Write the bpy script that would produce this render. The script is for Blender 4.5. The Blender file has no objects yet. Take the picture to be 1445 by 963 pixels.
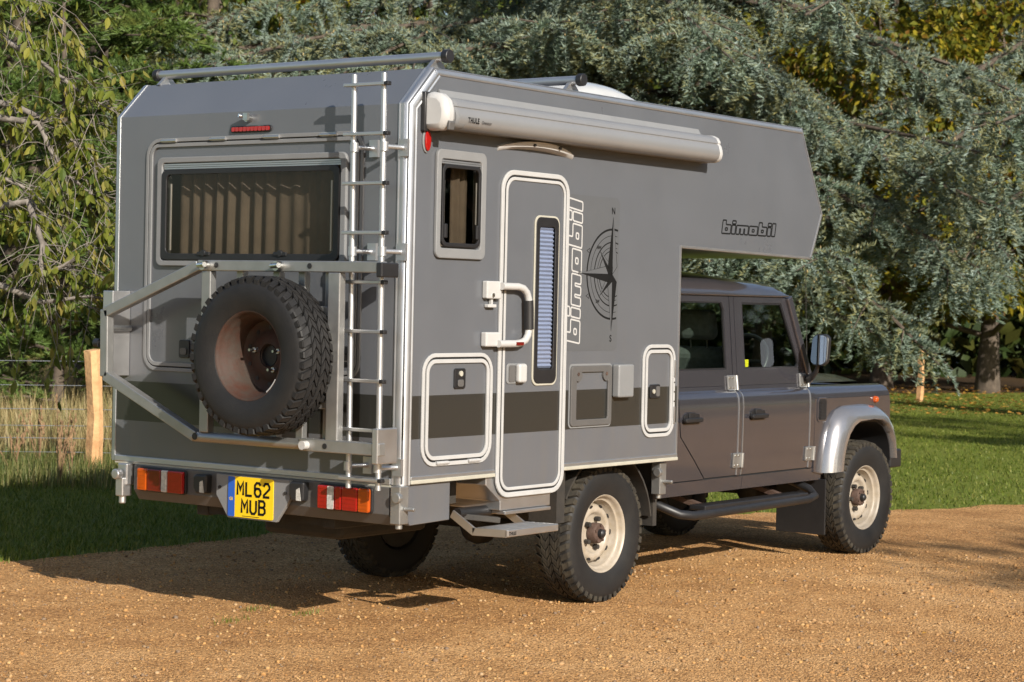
import bpy, math, random
import numpy as np
from mathutils import Vector, Matrix
from mathutils.geometry import tessellate_polygon

random.seed(7)
RNG = np.random.default_rng(7)
scene = bpy.context.scene
col = scene.collection
rad = math.radians

# ------------------------------------------------------------------ camera, sky, sun, exposure
CAM = np.array([-7.8158, -6.3976, 1.6918])
YAW, PITCH, ROLL, FPX = 0.6344, -0.0193, 0.0214, 2942.06      # focal length in pixels of a 1445 px wide picture
FW = np.array([math.cos(YAW)*math.cos(PITCH), math.sin(YAW)*math.cos(PITCH), math.sin(PITCH)])
_r = np.cross(FW, [0, 0, 1.0]); _r /= np.linalg.norm(_r); _u = np.cross(_r, FW)
RT = _r*math.cos(ROLL) + _u*math.sin(ROLL)
UP = -_r*math.sin(ROLL) + _u*math.cos(ROLL)
cam_d = bpy.data.cameras.new('camera'); cam = bpy.data.objects.new('camera', cam_d); col.objects.link(cam)
cam.matrix_world = Matrix(((RT[0], UP[0], -FW[0], CAM[0]), (RT[1], UP[1], -FW[1], CAM[1]), (RT[2], UP[2], -FW[2], CAM[2]), (0, 0, 0, 1)))
cam_d.sensor_width = 36; cam_d.lens = 36*FPX/1445; cam_d.clip_start = 0.1; cam_d.clip_end = 1500
cam_d.dof.use_dof = True; cam_d.dof.focus_distance = 11.5; cam_d.dof.aperture_fstop = 6.3
scene.camera = cam

SUNV = Vector((-0.91, -1.97, 1.0)).normalized()               # towards the sun
world = bpy.data.worlds.new('World'); scene.world = world; world.use_nodes = True
nt = world.node_tree; bg = nt.nodes['Background']; sky = nt.nodes.new('ShaderNodeTexSky')
sky.sky_type = 'NISHITA'; sky.sun_disc = False
sky.sun_elevation = math.asin(SUNV.z); sky.sun_rotation = math.atan2(SUNV.x, SUNV.y)
sky.air_density = 1.0; sky.dust_density = 1.2; sky.ozone_density = 1.0
nt.links.new(sky.outputs[0], bg.inputs[0]); bg.inputs[1].default_value = 0.095
sun_d = bpy.data.lights.new('sun', 'SUN'); sun = bpy.data.objects.new('sun', sun_d); col.objects.link(sun)
sun_d.energy = 4.9; sun_d.angle = rad(0.53); sun_d.color = (1.0, 0.935, 0.84)
sun.rotation_euler = SUNV.to_track_quat('Z', 'Y').to_euler()
vs = scene.view_settings; vs.view_transform = 'Standard'; vs.look = 'None'; vs.gamma = 1.0; vs.exposure = 0.68; vs.use_curve_mapping = False

def ray(px, py): return FW + RT*(px-722.5)/FPX - UP*(py-481.5)/FPX
def at_depth(px, py, D): return CAM + ray(px, py)*D
def at_ground(px, py, zz=0.0):
    d = ray(px, py); return CAM + d*((zz-CAM[2])/d[2])

# ------------------------------------------------------------------ materials
def mat(name, c, rough=0.5, metal=0.0, var=0.0, vscale=8.0, bump=0.0, bscale=60.0, coat=0.0, spec=0.5, c2=None, trans=0.0, island=0.0, emit=None, rvar=0.0):
    m = bpy.data.materials.new(name); m.use_nodes = True
    n = m.node_tree.nodes; l = m.node_tree.links; b = n['Principled BSDF']
    b.inputs['Base Color'].default_value = (*c, 1); b.inputs['Roughness'].default_value = rough
    b.inputs['Metallic'].default_value = metal; b.inputs['Coat Weight'].default_value = coat; b.inputs['Coat Roughness'].default_value = 0.08
    b.inputs['Specular IOR Level'].default_value = spec
    tc = n.new('ShaderNodeTexCoord')
    if var or c2 or rvar:
        nz = n.new('ShaderNodeTexNoise'); nz.inputs['Scale'].default_value = vscale; nz.inputs['Detail'].default_value = 6
        nz.inputs['Roughness'].default_value = 0.65
        l.new(tc.outputs['Object'], nz.inputs['Vector'])
        rp = n.new('ShaderNodeValToRGB'); e = rp.color_ramp.elements
        e[0].position = 0.32; e[1].position = 0.68
        a2 = c2 if c2 else tuple(x*(1+var) for x in c); a1 = c if c2 else tuple(x*(1-var) for x in c)
        e[0].color = (*a1, 1); e[1].color = (*a2, 1)
        l.new(nz.outputs['Fac'], rp.inputs['Fac']); l.new(rp.outputs['Color'], b.inputs['Base Color'])
        if rvar:
            mr = n.new('ShaderNodeMapRange'); mr.inputs['To Min'].default_value = rough-rvar; mr.inputs['To Max'].default_value = rough+rvar
            mr.inputs['From Min'].default_value = 0.3; mr.inputs['From Max'].default_value = 0.7
            l.new(nz.outputs['Fac'], mr.inputs['Value']); l.new(mr.outputs['Result'], b.inputs['Roughness'])
    if bump:
        nb = n.new('ShaderNodeTexNoise'); nb.inputs['Scale'].default_value = bscale; nb.inputs['Detail'].default_value = 5
        l.new(tc.outputs['Object'], nb.inputs['Vector'])
        bp = n.new('ShaderNodeBump'); bp.inputs['Strength'].default_value = bump; bp.inputs['Distance'].default_value = 0.02
        l.new(nb.outputs['Fac'], bp.inputs['Height']); l.new(bp.outputs['Normal'], b.inputs['Normal'])
    return m

def leaf_mat(name, cols, rough=0.5, trans=0.35, spec=0.3, tint=False):
    """foliage: every leaf (mesh island) takes its own colour from a ramp; some light passes through"""
    m = bpy.data.materials.new(name); m.use_nodes = True
    n = m.node_tree.nodes; l = m.node_tree.links; b = n['Principled BSDF']; out = n['Material Output']
    g = n.new('ShaderNodeNewGeometry'); rp = n.new('ShaderNodeValToRGB'); el = rp.color_ramp.elements
    while len(el) < len(cols): el.new(0.5)
    for i, c in enumerate(cols): el[i].position = i/(len(cols)-1); el[i].color = (*c, 1)
    if tint:                                             # one tone per shoot, a little change per needle
        at = n.new('ShaderNodeAttribute'); at.attribute_name = 'shoot'; m1 = n.new('ShaderNodeMath'); m1.operation = 'MULTIPLY'; m1.inputs[1].default_value = 0.75
        m2 = n.new('ShaderNodeMath'); m2.operation = 'MULTIPLY_ADD'; m2.inputs[1].default_value = 0.25
        l.new(at.outputs['Fac'], m1.inputs[0]); l.new(g.outputs['Random Per Island'], m2.inputs[0]); l.new(m1.outputs[0], m2.inputs[2]); l.new(m2.outputs[0], rp.inputs['Fac'])
    else: l.new(g.outputs['Random Per Island'], rp.inputs['Fac'])
    l.new(rp.outputs['Color'], b.inputs['Base Color']) # l.new(rp.outputs['Color'], b.inputs['Base Color'])
    b.inputs['Roughness'].default_value = rough; b.inputs['Specular IOR Level'].default_value = spec
    t = n.new('ShaderNodeBsdfTranslucent'); l.new(rp.outputs['Color'], t.inputs['Color'])
    mx = n.new('ShaderNodeMixShader'); mx.inputs[0].default_value = trans
    l.new(b.outputs[0], mx.inputs[1]); l.new(t.outputs[0], mx.inputs[2]); l.new(mx.outputs[0], out.inputs['Surface'])
    return m

def glass_mat(name, tint, rough=0.02, refl=1.0, ior=1.45):
    m = bpy.data.materials.new(name); m.use_nodes = True
    n = m.node_tree.nodes; l = m.node_tree.links; out = n['Material Output']; n.remove(n['Principled BSDF'])
    t = n.new('ShaderNodeBsdfTransparent'); t.inputs[0].default_value = (*tint, 1)
    g = n.new('ShaderNodeBsdfGlossy'); g.inputs['Roughness'].default_value = rough; g.inputs[0].default_value = (refl, refl, refl, 1)
    f = n.new('ShaderNodeFresnel'); f.inputs[0].default_value = ior
    gm = n.new('ShaderNodeNewGeometry'); fm = n.new('ShaderNodeMath'); fm.operation = 'SUBTRACT'; fm.inputs[0].default_value = 1.0; l.new(gm.outputs['Backfacing'], fm.inputs[1])
    fx = n.new('ShaderNodeMath'); fx.operation = 'MULTIPLY'; l.new(f.outputs[0], fx.inputs[0]); l.new(fm.outputs[0], fx.inputs[1])
    mx = n.new('ShaderNodeMixShader'); l.new(fx.outputs[0], mx.inputs[0]); l.new(t.outputs[0], mx.inputs[1]); l.new(g.outputs[0], mx.inputs[2])
    l.new(mx.outputs[0], out.inputs['Surface']); return m

def body_mat():
    """grey body paint with the dark painted waist band between two heights"""
    m = mat('body_paint', (0.089, 0.095, 0.106), rough=0.32, coat=0.6, var=0.05, vscale=2.2, rvar=0.06, bump=0.03, bscale=3.0)
    n = m.node_tree.nodes; l = m.node_tree.links; b = n['Principled BSDF']; b.inputs['Coat Roughness'].default_value = 0.22
    src = b.inputs['Base Color'].links[0].from_socket
    tc = n.new('ShaderNodeTexCoord'); sx = n.new('ShaderNodeSeparateXYZ'); l.new(tc.outputs['Object'], sx.inputs[0])
    a = n.new('ShaderNodeMath'); a.operation = 'GREATER_THAN'; a.inputs[1].default_value = 1.005
    c = n.new('ShaderNodeMath'); c.operation = 'LESS_THAN'; c.inputs[1].default_value = 1.217
    mu = n.new('ShaderNodeMath'); mu.operation = 'MULTIPLY'
    l.new(sx.outputs[2], a.inputs[0]); l.new(sx.outputs[2], c.inputs[0]); l.new(a.outputs[0], mu.inputs[0]); l.new(c.outputs[0], mu.inputs[1])
    mx = n.new('ShaderNodeMix'); mx.data_type = 'RGBA'; mx.inputs[7].default_value = (0.020, 0.020, 0.018, 1)
    l.new(mu.outputs[0], mx.inputs[0]); 
    # road dust, heavier towards the skirt, in rain-washed vertical streaks
    mp = n.new('ShaderNodeMapping'); mp.inputs['Scale'].default_value = (14, 14, 1.6); nz = n.new('ShaderNodeTexNoise'); nz.inputs['Scale'].default_value = 1.0; nz.inputs['Detail'].default_value = 6
    l.new(tc.outputs['Object'], mp.inputs[0]); l.new(mp.outputs[0], nz.inputs['Vector'])
    mr = n.new('ShaderNodeMapRange'); mr.inputs['From Min'].default_value = 1.5; mr.inputs['From Max'].default_value = 0.75; mr.inputs['To Min'].default_value = 0.05; mr.inputs['To Max'].default_value = 0.30; l.new(sx.outputs[2], mr.inputs['Value'])
    nr = n.new('ShaderNodeMapRange'); nr.inputs['From Min'].default_value = 0.38; nr.inputs['From Max'].default_value = 0.75; l.new(nz.outputs['Fac'], nr.inputs['Value'])
    dm = n.new('ShaderNodeMath'); dm.operation = 'MULTIPLY'; l.new(mr.outputs[0], dm.inputs[0]); l.new(nr.outputs[0], dm.inputs[1])
    m3 = n.new('ShaderNodeMix'); m3.data_type = 'RGBA'; m3.inputs[7].default_value = (0.125, 0.112, 0.092, 1)
    l.new(dm.outputs[0], m3.inputs[0]); l.new(src, m3.inputs[6]); l.new(m3.outputs[2], mx.inputs[6]); l.new(mx.outputs[2], b.inputs['Base Color'])
    return m

M = {}
M['body'] = body_mat()
M['decal_panel'] = mat('decal_panel', (0.080, 0.084, 0.090), rough=0.4, coat=0.2, var=0.04)
M['alu'] = mat('brushed_aluminium', (0.52, 0.52, 0.52), rough=0.38, metal=0.9, var=0.04, vscale=8, rvar=0.05)
M['alu_trim'] = mat('aluminium_trim', (0.50, 0.51, 0.52), rough=0.42, metal=0.9, var=0.02, vscale=6, rvar=0.03)
M['carrier'] = mat('carrier_aluminium', (0.34, 0.34, 0.33), rough=0.42, metal=0.8, var=0.07, vscale=12, rvar=0.06)
M['white_seal'] = mat('white_seal', (0.35, 0.35, 0.345), rough=0.45, var=0.06)
M['cream_trim'] = mat('cream_trim', (0.34, 0.325, 0.27), rough=0.42, var=0.08, vscale=12)
M['grey_plastic'] = mat('light_grey_plastic', (0.165, 0.168, 0.17), rough=0.5, var=0.05)
M['mid_plastic'] = mat('mid_grey_plastic', (0.080, 0.077, 0.074), rough=0.5, var=0.06)
M['awning'] = mat('awning_anodised', (0.24, 0.24, 0.24), rough=0.30, metal=0.35, var=0.03, vscale=4)
M['white'] = mat('white_plastic', (0.38, 0.378, 0.37), rough=0.35, var=0.04)
M['black'] = mat('black_plastic', (0.012, 0.012, 0.013), rough=0.45, var=0.2)
M['print'] = mat('black_print', (0.006, 0.006, 0.006), rough=0.8, var=0.1, spec=0.15)
M['rubber'] = mat('tyre_rubber', (0.0085, 0.0085, 0.009), rough=0.62, var=0.35, vscale=9, bump=0.08, bscale=120, c2=(0.015, 0.014, 0.013), spec=0.35)
M['tread'] = mat('dusty_tread_rubber', (0.012, 0.011, 0.010), rough=0.8, spec=0.3, c2=(0.052, 0.044, 0.031), vscale=12)
M['rim'] = mat('cream_steel_rim', (0.27, 0.225, 0.165), rough=0.42, c2=(0.34, 0.30, 0.25), vscale=16)
M['rust'] = mat('rusty_steel', (0.042, 0.022, 0.015), rough=0.8, c2=(0.085, 0.052, 0.038), vscale=22, bump=0.12)
M['spare_rim'] = mat('rust_stained_rim', (0.040, 0.011, 0.0035), rough=0.75, c2=(0.034, 0.025, 0.018), vscale=14, bump=0.08)
M['dark_metal'] = mat('dark_underbody', (0.014, 0.013, 0.012), rough=0.75, c2=(0.032, 0.027, 0.021), vscale=7, bump=0.1)
M['cab'] = mat('cab_metallic_paint', (0.078, 0.075, 0.086), rough=0.20, metal=0.6, coat=0.9, var=0.05, vscale=3)
M['flare'] = mat('wing_flare_paint', (0.30, 0.295, 0.30), rough=0.24, metal=0.7, coat=0.9, var=0.04)
M['seam'] = mat('panel_gap', (0.006, 0.006, 0.006), rough=0.8, var=0.1)
M['chrome'] = mat('zinc_plated', (0.6, 0.6, 0.58), rough=0.3, metal=1.0, var=0.15, vscale=40)
M['mirror'] = mat('mirror_glass', (0.92, 0.94, 0.95), rough=0.01, metal=1.0, var=0.01)
M['red'] = mat('red_lens', (0.26, 0.007, 0.006), rough=0.12, coat=0.6, var=0.1, vscale=30)
M['darkred'] = mat('dark_red_lens', (0.12, 0.008, 0.006), rough=0.12, coat=0.6, var=0.2, vscale=30)
M['amber'] = mat('amber_lens', (0.36, 0.058, 0.004), rough=0.12, coat=0.6, var=0.1, vscale=30)
M['clear'] = mat('clear_lens', (0.42, 0.41, 0.39), rough=0.1, coat=0.7, var=0.3, vscale=60)
M['plate'] = mat('yellow_plate', (0.74, 0.50, 0.010), rough=0.35, var=0.03)
M['blue'] = mat('blue_plate_band', (0.02, 0.09, 0.42), rough=0.35, var=0.05)
M['curtain'] = mat('brown_curtain', (0.22, 0.19, 0.165), rough=0.9, var=0.2, vscale=5)
M['interior'] = mat('dark_interior', (0.03, 0.026, 0.022), rough=0.9, var=0.2)
M['blind'] = mat('blue_white_blind', (0.24, 0.265, 0.325), rough=0.6, var=0.05)
M['seat'] = mat('grey_seat_fabric', (0.12, 0.13, 0.13), rough=0.9, var=0.2, vscale=30)
M['tag'] = mat('yellow_tag', (0.75, 0.65, 0.02), rough=0.6, var=0.05)
M['smoked'] = glass_mat('smoked_acrylic', (0.66, 0.64, 0.60), ior=1.40)
M['clear_glass'] = glass_mat('clear_acrylic', (0.90, 0.92, 0.96), ior=1.35)
M['cab_glass'] = glass_mat('cab_glass', (0.82, 0.87, 0.83), ior=1.42)
M['dome'] = mat('roof_vent_plastic', (0.42, 0.42, 0.41), rough=0.2, coat=0.6, var=0.05)

# ------------------------------------------------------------------ mesh helpers
def mesh_obj(name, v, f, m, parent=None, smooth=None, bevel=0.0, seg=2):
    me = bpy.data.meshes.new(name); me.from_pydata([tuple(p) for p in v], [], [tuple(q) for q in f]); me.update()
    o = bpy.data.objects.new(name, me); col.objects.link(o)
    if m is not None: me.materials.append(M[m] if isinstance(m, str) else m)
    if parent is not None: o.parent = parent
    import bmesh
    bm = bmesh.new(); bm.from_mesh(me); bmesh.ops.recalc_face_normals(bm, faces=bm.faces); bm.to_mesh(me); bm.free()
    if smooth is not None:
        me.shade_smooth(); me.set_sharp_from_angle(angle=rad(smooth))
    if bevel:
        b = o.modifiers.new('bevel', 'BEVEL'); b.width = bevel; b.segments = seg; b.limit_method = 'ANGLE'; b.angle_limit = rad(35); b.harden_normals = False
    return o

def fast_mesh(name, verts, tris, m, parent=None, smooth=False):
    verts = np.asarray(verts, dtype=np.float32); tris = np.asarray(tris, dtype=np.int32)
    me = bpy.data.meshes.new(name); nv, ntr = len(verts), len(tris)
    me.vertices.add(nv); me.vertices.foreach_set('co', verts.ravel())
    me.loops.add(ntr*3); me.loops.foreach_set('vertex_index', tris.ravel())
    me.polygons.add(ntr); me.polygons.foreach_set('loop_start', np.arange(0, ntr*3, 3, dtype=np.int32))
    me.polygons.foreach_set('loop_total', np.full(ntr, 3, dtype=np.int32))
    if smooth: me.polygons.foreach_set('use_smooth', np.ones(ntr, dtype=bool))
    me.update(); me.validate()
    o = bpy.data.objects.new(name, me); col.objects.link(o); me.materials.append(M[m] if isinstance(m, str) else m)
    if parent is not None: o.parent = parent
    return o

class MB:
    def __init__(s): s.v = []; s.f = []
    def add(s, v, f):
        k = len(s.v); s.v += [tuple(p) for p in v]; s.f += [tuple(i+k for i in q) for q in f]; return s
    def box(s, x0, x1, y0, y1, z0, z1):
        v = [(x, y, z) for z in (z0, z1) for y in (y0, y1) for x in (x0, x1)]
        return s.add(v, [(0, 2, 3, 1), (4, 5, 7, 6), (0, 1, 5, 4), (2, 6, 7, 3), (0, 4, 6, 2), (1, 3, 7, 5)])
    def bar(s, a, b, w, h, up=(0, 0, 1)):
        """rectangular bar from a to b, w across, h along up"""
        a = Vector(a); b = Vector(b); d = (b-a).normalized(); upv = Vector(up); sd = d.cross(upv).normalized(); u2 = sd.cross(d).normalized()
        v = []
        for p in (a, b):
            for i, j in ((-1, -1), (1, -1), (1, 1), (-1, 1)): v.append(p+sd*(i*w/2)+u2*(j*h/2))
        return s.add(v, [(0, 1, 2, 3), (7, 6, 5, 4), (0, 4, 5, 1), (1, 5, 6, 2), (2, 6, 7, 3), (3, 7, 4, 0)])
    def tube(s, pts, r, n=10, cap=True):
        pts = [Vector(p) for p in pts]; rs = r if isinstance(r, (list, tuple)) else [r]*len(pts)
        ref = Vector((0, 0, 1)); v = []; f = []
        prev = None
        for i, p in enumerate(pts):
            t = (pts[min(i+1, len(pts)-1)]-pts[max(i-1, 0)]).normalized()
            if prev is None:
                rf = ref if abs(t.dot(ref)) < 0.9 else Vector((1, 0, 0)); a = t.cross(rf).normalized()
            else: a = (prev-t*prev.dot(t)).normalized()
            prev = a; b = t.cross(a)
            for k in range(n):
                an = 2*math.pi*k/n; v.append(p+(a*math.cos(an)+b*math.sin(an))*rs[i])
        for i in range(len(pts)-1):
            for k in range(n): f.append((i*n+k, i*n+(k+1) % n, (i+1)*n+(k+1) % n, (i+1)*n+k))
        if cap: f.append(tuple(range(n))[::-1]); f.append(tuple((len(pts)-1)*n+k for k in range(n)))
        return s.add(v, f)
    def cyl(s, a, b, r, n=16): return s.tube([a, b], r, n)
    def lathe(s, prof, n=32, closed=False):
        """profile (r, y) about the Y axis through the origin"""
        v = []; f = []; k = len(prof)
        for i in range(n):
            an = 2*math.pi*i/n
            for r, y in prof: v.append((r*math.cos(an), y, r*math.sin(an)))
        for i in range(n):
            for j in range(k if closed else k-1):
                f.append((i*k+j, ((i+1) % n)*k+j, ((i+1) % n)*k+(j+1) % k, i*k+(j+1) % k))
        return s.add(v, f)
    def build(s, name, m, parent=None, smooth=None, bevel=0.0, seg=2): return mesh_obj(name, s.v, s.f, m, parent, smooth, bevel, seg)

def rrect(a0, a1, b0, b1, r, n=6):
    pts = []
    for cx, cy, st in ((a1-r, b1-r, 0), (a0+r, b1-r, 90), (a0+r, b0+r, 180), (a1-r, b0+r, 270)):
        for i in range(n+1):
            an = rad(st+90*i/n); pts.append((cx+r*math.cos(an), cy+r*math.sin(an)))
    return pts
SIDE = lambda a, b, d: (a, d, b)          # (x, z) at depth y
REAR = lambda a, b, d: (d, a, b)          # (y, z) at depth x
TOP = lambda a, b, d: (a, b, d)
def ring(outer, inner, mp, d0, d1):
    n = len(outer); mb = MB(); v = [mp(*p, d0) for p in outer]+[mp(*p, d0) for p in inner]+[mp(*p, d1) for p in outer]+[mp(*p, d1) for p in inner]
    f = []
    for i in range(n):
        j = (i+1) % n
        f += [(i, j, n+j, n+i), (2*n+i, 3*n+i, 3*n+j, 2*n+j), (i, 2*n+i, 2*n+j, j), (n+i, n+j, 3*n+j, 3*n+i)]
    return mb.add(v, f)
def slab(outer, mp, d0, d1):
    n = len(outer); v = [mp(*p, d0) for p in outer]+[mp(*p, d1) for p in outer]
    return MB().add(v, [tuple(range(n)), tuple(range(2*n-1, n-1, -1))]+[(i, n+i, n+(i+1) % n, (i+1) % n) for i in range(n)])
def holed(outer, holes, mp, d0, d1):
    loops = [outer]+holes; flat = [p for lp in loops for p in lp]
    tr = tessellate_polygon([[Vector((p[0], p[1], 0)) for p in lp] for lp in loops]); n = len(flat)
    v = [mp(*p, d0) for p in flat]+[mp(*p, d1) for p in flat]
    f = [tuple(t) for t in tr]+[tuple(n+i for i in t[::-1]) for t in tr]; k = 0
    for lp in loops:
        for i in range(len(lp)): j = (i+1) % len(lp); f.append((k+i, k+j, n+k+j, n+k+i))
        k += len(lp)
    return MB().add(v, f)
def ribbon(pts, w, mp, d0, d1, closed=True):
    """stroke of width w along a 2D polyline"""
    n = len(pts); o = []; i_ = []
    for k in range(n):
        p = Vector(pts[k]); a = Vector(pts[k-1]) if (closed or k > 0) else None; b = Vector(pts[(k+1) % n]) if (closed or k < n-1) else None
        d1_ = (p-a).normalized() if a is not None else (b-p).normalized(); d2_ = (b-p).normalized() if b is not None else d1_
        n1 = Vector((-d1_.y, d1_.x)); n2 = Vector((-d2_.y, d2_.x)); m_ = (n1+n2)/max(0.4, 1+n1.dot(n2))
        o.append(tuple(p+m_*w/2)); i_.append(tuple(p-m_*w/2))
    if closed: return ring(o, i_, mp, d0, d1)
    return slab(o+i_[::-1], mp, d0, d1) if n == 2 else strip(o, i_, mp, d0, d1)
def strip(o, i_, mp, d0, d1):
    n = len(o); v = [mp(*p, d0) for p in o]+[mp(*p, d0) for p in i_]+[mp(*p, d1) for p in o]+[mp(*p, d1) for p in i_]; f = []
    for k in range(n-1): f += [(k, k+1, n+k+1, n+k), (2*n+k, 3*n+k, 3*n+k+1, 2*n+k+1), (k, 2*n+k, 2*n+k+1, k+1), (n+k, n+k+1, 3*n+k+1, 3*n+k)]
    f += [(0, n, 3*n, 2*n), (n-1, 3*n-1, 4*n-1, 2*n-1)]
    return MB().add(v, f)
def text_mesh(body, size, mp, d0, d1, origin, shear=0.0, sx=1.0, offset=0.0, parent=None, name='lettering', m='print', align='LEFT', space=1.0):
    cu = bpy.data.curves.new('t', 'FONT'); cu.body = body; cu.size = size; cu.shear = shear; cu.offset = offset; cu.align_x = align; cu.space_character = space; cu.fill_mode = 'FRONT'
    ob = bpy.data.objects.new('t', cu); col.objects.link(ob)
    dg = bpy.context.evaluated_depsgraph_get(); me = bpy.data.meshes.new_from_object(ob.evaluated_get(dg))
    v = [mp(origin[0]+p.co.x*sx, origin[1]+p.co.y, d1) for p in me.vertices]; f = [tuple(p.vertices) for p in me.polygons]
    bpy.data.objects.remove(ob); bpy.data.curves.remove(cu)
    return mesh_obj(name, v, f, m, parent)

def tag(o, label=None, cat=None, group=None, kind=None):
    if label: o['label'] = label
    if cat: o['category'] = cat
    if group: o['group'] = group
    if kind: o['kind'] = kind
    return o
def empty(name, loc=(0, 0, 0)):
    o = bpy.data.objects.new(name, None); o.location = loc; o.empty_display_size = 0.2; col.objects.link(o); return o
# ------------------------------------------------------------------ the expedition camper
W, Z0, Z1, Z2, XC = 2.035, 0.790, 2.635, 2.825, 0.19
L1, ZO1, ZO2, L2, L3, Z3, L4 = 2.515, 2.022, 2.000, 4.092, 4.230, 2.292, 3.930
truck = empty('camper_truck')
tag(truck, 'grey expedition camper on a four door pickup chassis with spare wheel and ladder', 'camper')
P = truck
side_outline = [(0, Z0), (0, Z1), (XC, Z2), (L4, Z2), (L3, Z3), (L2, ZO2), (L1, ZO1), (L1, Z0)]
win_s = rrect(0.240, 0.560, 1.955, 2.380, 0.03); win_d = rrect(1.062, 1.250, 1.268, 2.125, 0.03)
side_in = [(0.03, Z0), (0.03, Z1-0.01), (XC+0.01, Z2-0.03), (L4-0.02, Z2-0.03), (L3-0.03, Z3), (L2-0.02, ZO2+0.03), (L1, ZO1+0.03), (L1-0.03, ZO1), (L1-0.03, Z0)]
holed(side_outline, [win_s, win_d], SIDE, 0.0, 0.03).build('side_wall', 'body', P)
holed(side_outline, [rrect(0.6, 1.3, 1.6, 2.2, 0.03)], SIDE, W, W-0.03).build('side_wall', 'body', P)
slab(rrect(0.58, 1.32, 1.58, 2.22, 0.03), SIDE, W+0.012, W-0.005).build('window_pane', 'black', P)
holed([(0.03, Z0), (W-0.03, Z0), (W-0.03, Z1), (0.03, Z1)], [rrect(0.43, 1.64, 1.885, 2.36, 0.03)], REAR, 0.0, 0.03).build('rear_wall', 'body', P)
def xz_sheet(name, a, b, m='body', t=0.03):
    d = Vector((b[0]-a[0], b[1]-a[1])).normalized(); n_ = Vector((d.y, -d.x))*t
    v = []
    for y in (0.03, W-0.03): v += [(a[0], y, a[1]), (b[0], y, b[1]), (b[0]+n_.x, y, b[1]+n_.y), (a[0]+n_.x, y, a[1]+n_.y)]
    return mesh_obj(name, v, [(0, 1, 2, 3), (7, 6, 5, 4), (0, 4, 5, 1), (1, 5, 6, 2), (2, 6, 7, 3), (3, 7, 4, 0)], m, P)
xz_sheet('rear_slope', (0, Z1), (XC, Z2)); xz_sheet('roof', (XC, Z2), (L4, Z2)); xz_sheet('alcove_front', (L4, Z2), (L3, Z3)); xz_sheet('alcove_nose', (L3, Z3), (L2, ZO2))
xz_sheet('alcove_floor', (L2, ZO2), (L1, ZO1)); xz_sheet('front_wall', (L1, ZO1), (L1, Z0+0.1))
MB().box(0.03, L1-0.03, 0.03, W-0.03, 0.87, 0.90).build('cabin_floor', 'dark_metal', P)

# aluminium corner profiles that follow the outline of each side
def outline_trim(path, y, sgn, cs, name, m):
    n = len(path); v = []; f = []; k = len(cs)
    for i in range(n):
        p = Vector(path[i]); d1 = (p-Vector(path[i-1])).normalized() if i else None; d2 = (Vector(path[i+1])-p).normalized() if i < n-1 else None
        d1 = d1 or d2; d2 = d2 or d1
        n1 = Vector((d1.y, -d1.x)); n2 = Vector((d2.y, -d2.x)); mt = (n1+n2)/(1+n1.dot(n2))
        for a, b in cs: v.append((p.x+mt.x*a, y+sgn*b, p.y+mt.y*a))
    for i in range(n-1):
        for j in range(k): f.append((i*k+j, i*k+(j+1) % k, (i+1)*k+(j+1) % k, (i+1)*k+j))
    f += [tuple(range(k)), tuple((n-1)*k+j for j in range(k))]
    return mesh_obj(name, v, f, m, P, smooth=40)
big = [(0.062, 0.004), (0.062, -0.004), (0.054, -0.008), (0.046, -0.005), (0.040, -0.009), (0.026, -0.008), (0.012, -0.003), (0.002, 0.004), (-0.005, 0.014), (-0.008, 0.028), (-0.008, 0.040), (-0.005, 0.046), (-0.008, 0.054), (-0.004, 0.062), (0.004, 0.062), (0.02, 0.02)]
thin = [(0.034, 0.003), (0.034, -0.004), (0.027, -0.007), (0.020, -0.005), (0.012, -0.004), (0.0, 0.004), (-0.004, 0.014), (-0.004, 0.03), (0.003, 0.032), (0.012, 0.012)]
line = [(0.012, 0.003), (0.012, -0.004), (0.0, -0.004), (-0.004, 0.0), (-0.004, 0.02), (0.003, 0.02)]
for y, s in ((0.0, 1), (W, -1)):
    outline_trim([(0, Z0-0.006), (0, Z1), (XC, Z2)], y, s, big if s > 0 else thin, 'corner_trim', 'alu_trim')
    outline_trim([(XC, Z2), (L4, Z2)], y, s, thin, 'roof_trim', 'alu_trim')
    outline_trim([(L4, Z2), (L3, Z3), (L2, ZO2)], y, s, line, 'nose_trim', 'alu_trim')
    outline_trim([(L2, ZO2), (L1, ZO1), (L1, Z0)], y, s, line, 'alcove_trim', 'alu_trim')
    for a, b in (((0.064, 0.745), (1.362, L1)) if s > 0 else ((0.04, L1),)):
        q = MB(); yy = y-s*0.012
        q.box(a, b, min(yy, y+s*0.03), max(yy, y+s*0.03), 0.786, 0.806); q.build('skirt_trim', 'cream_trim', P, bevel=0.004)
        q = MB(); yy = y-s*0.007; q.box(a, b, min(yy, y+s*0.03), max(yy, y+s*0.03), 0.8065, 0.824); q.build('skirt_rail', 'alu_trim', P, bevel=0.003)
MB().box(-0.010, 0.03, 0.065, W-0.035, 0.783, 0.815).build('rear_sill_trim', 'alu_trim', P, bevel=0.004)
MB().box(-0.005, 0.03, 0.065, W-0.035, 0.772, 0.7825).build('rear_sill_seal', 'cream_trim', P)

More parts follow.
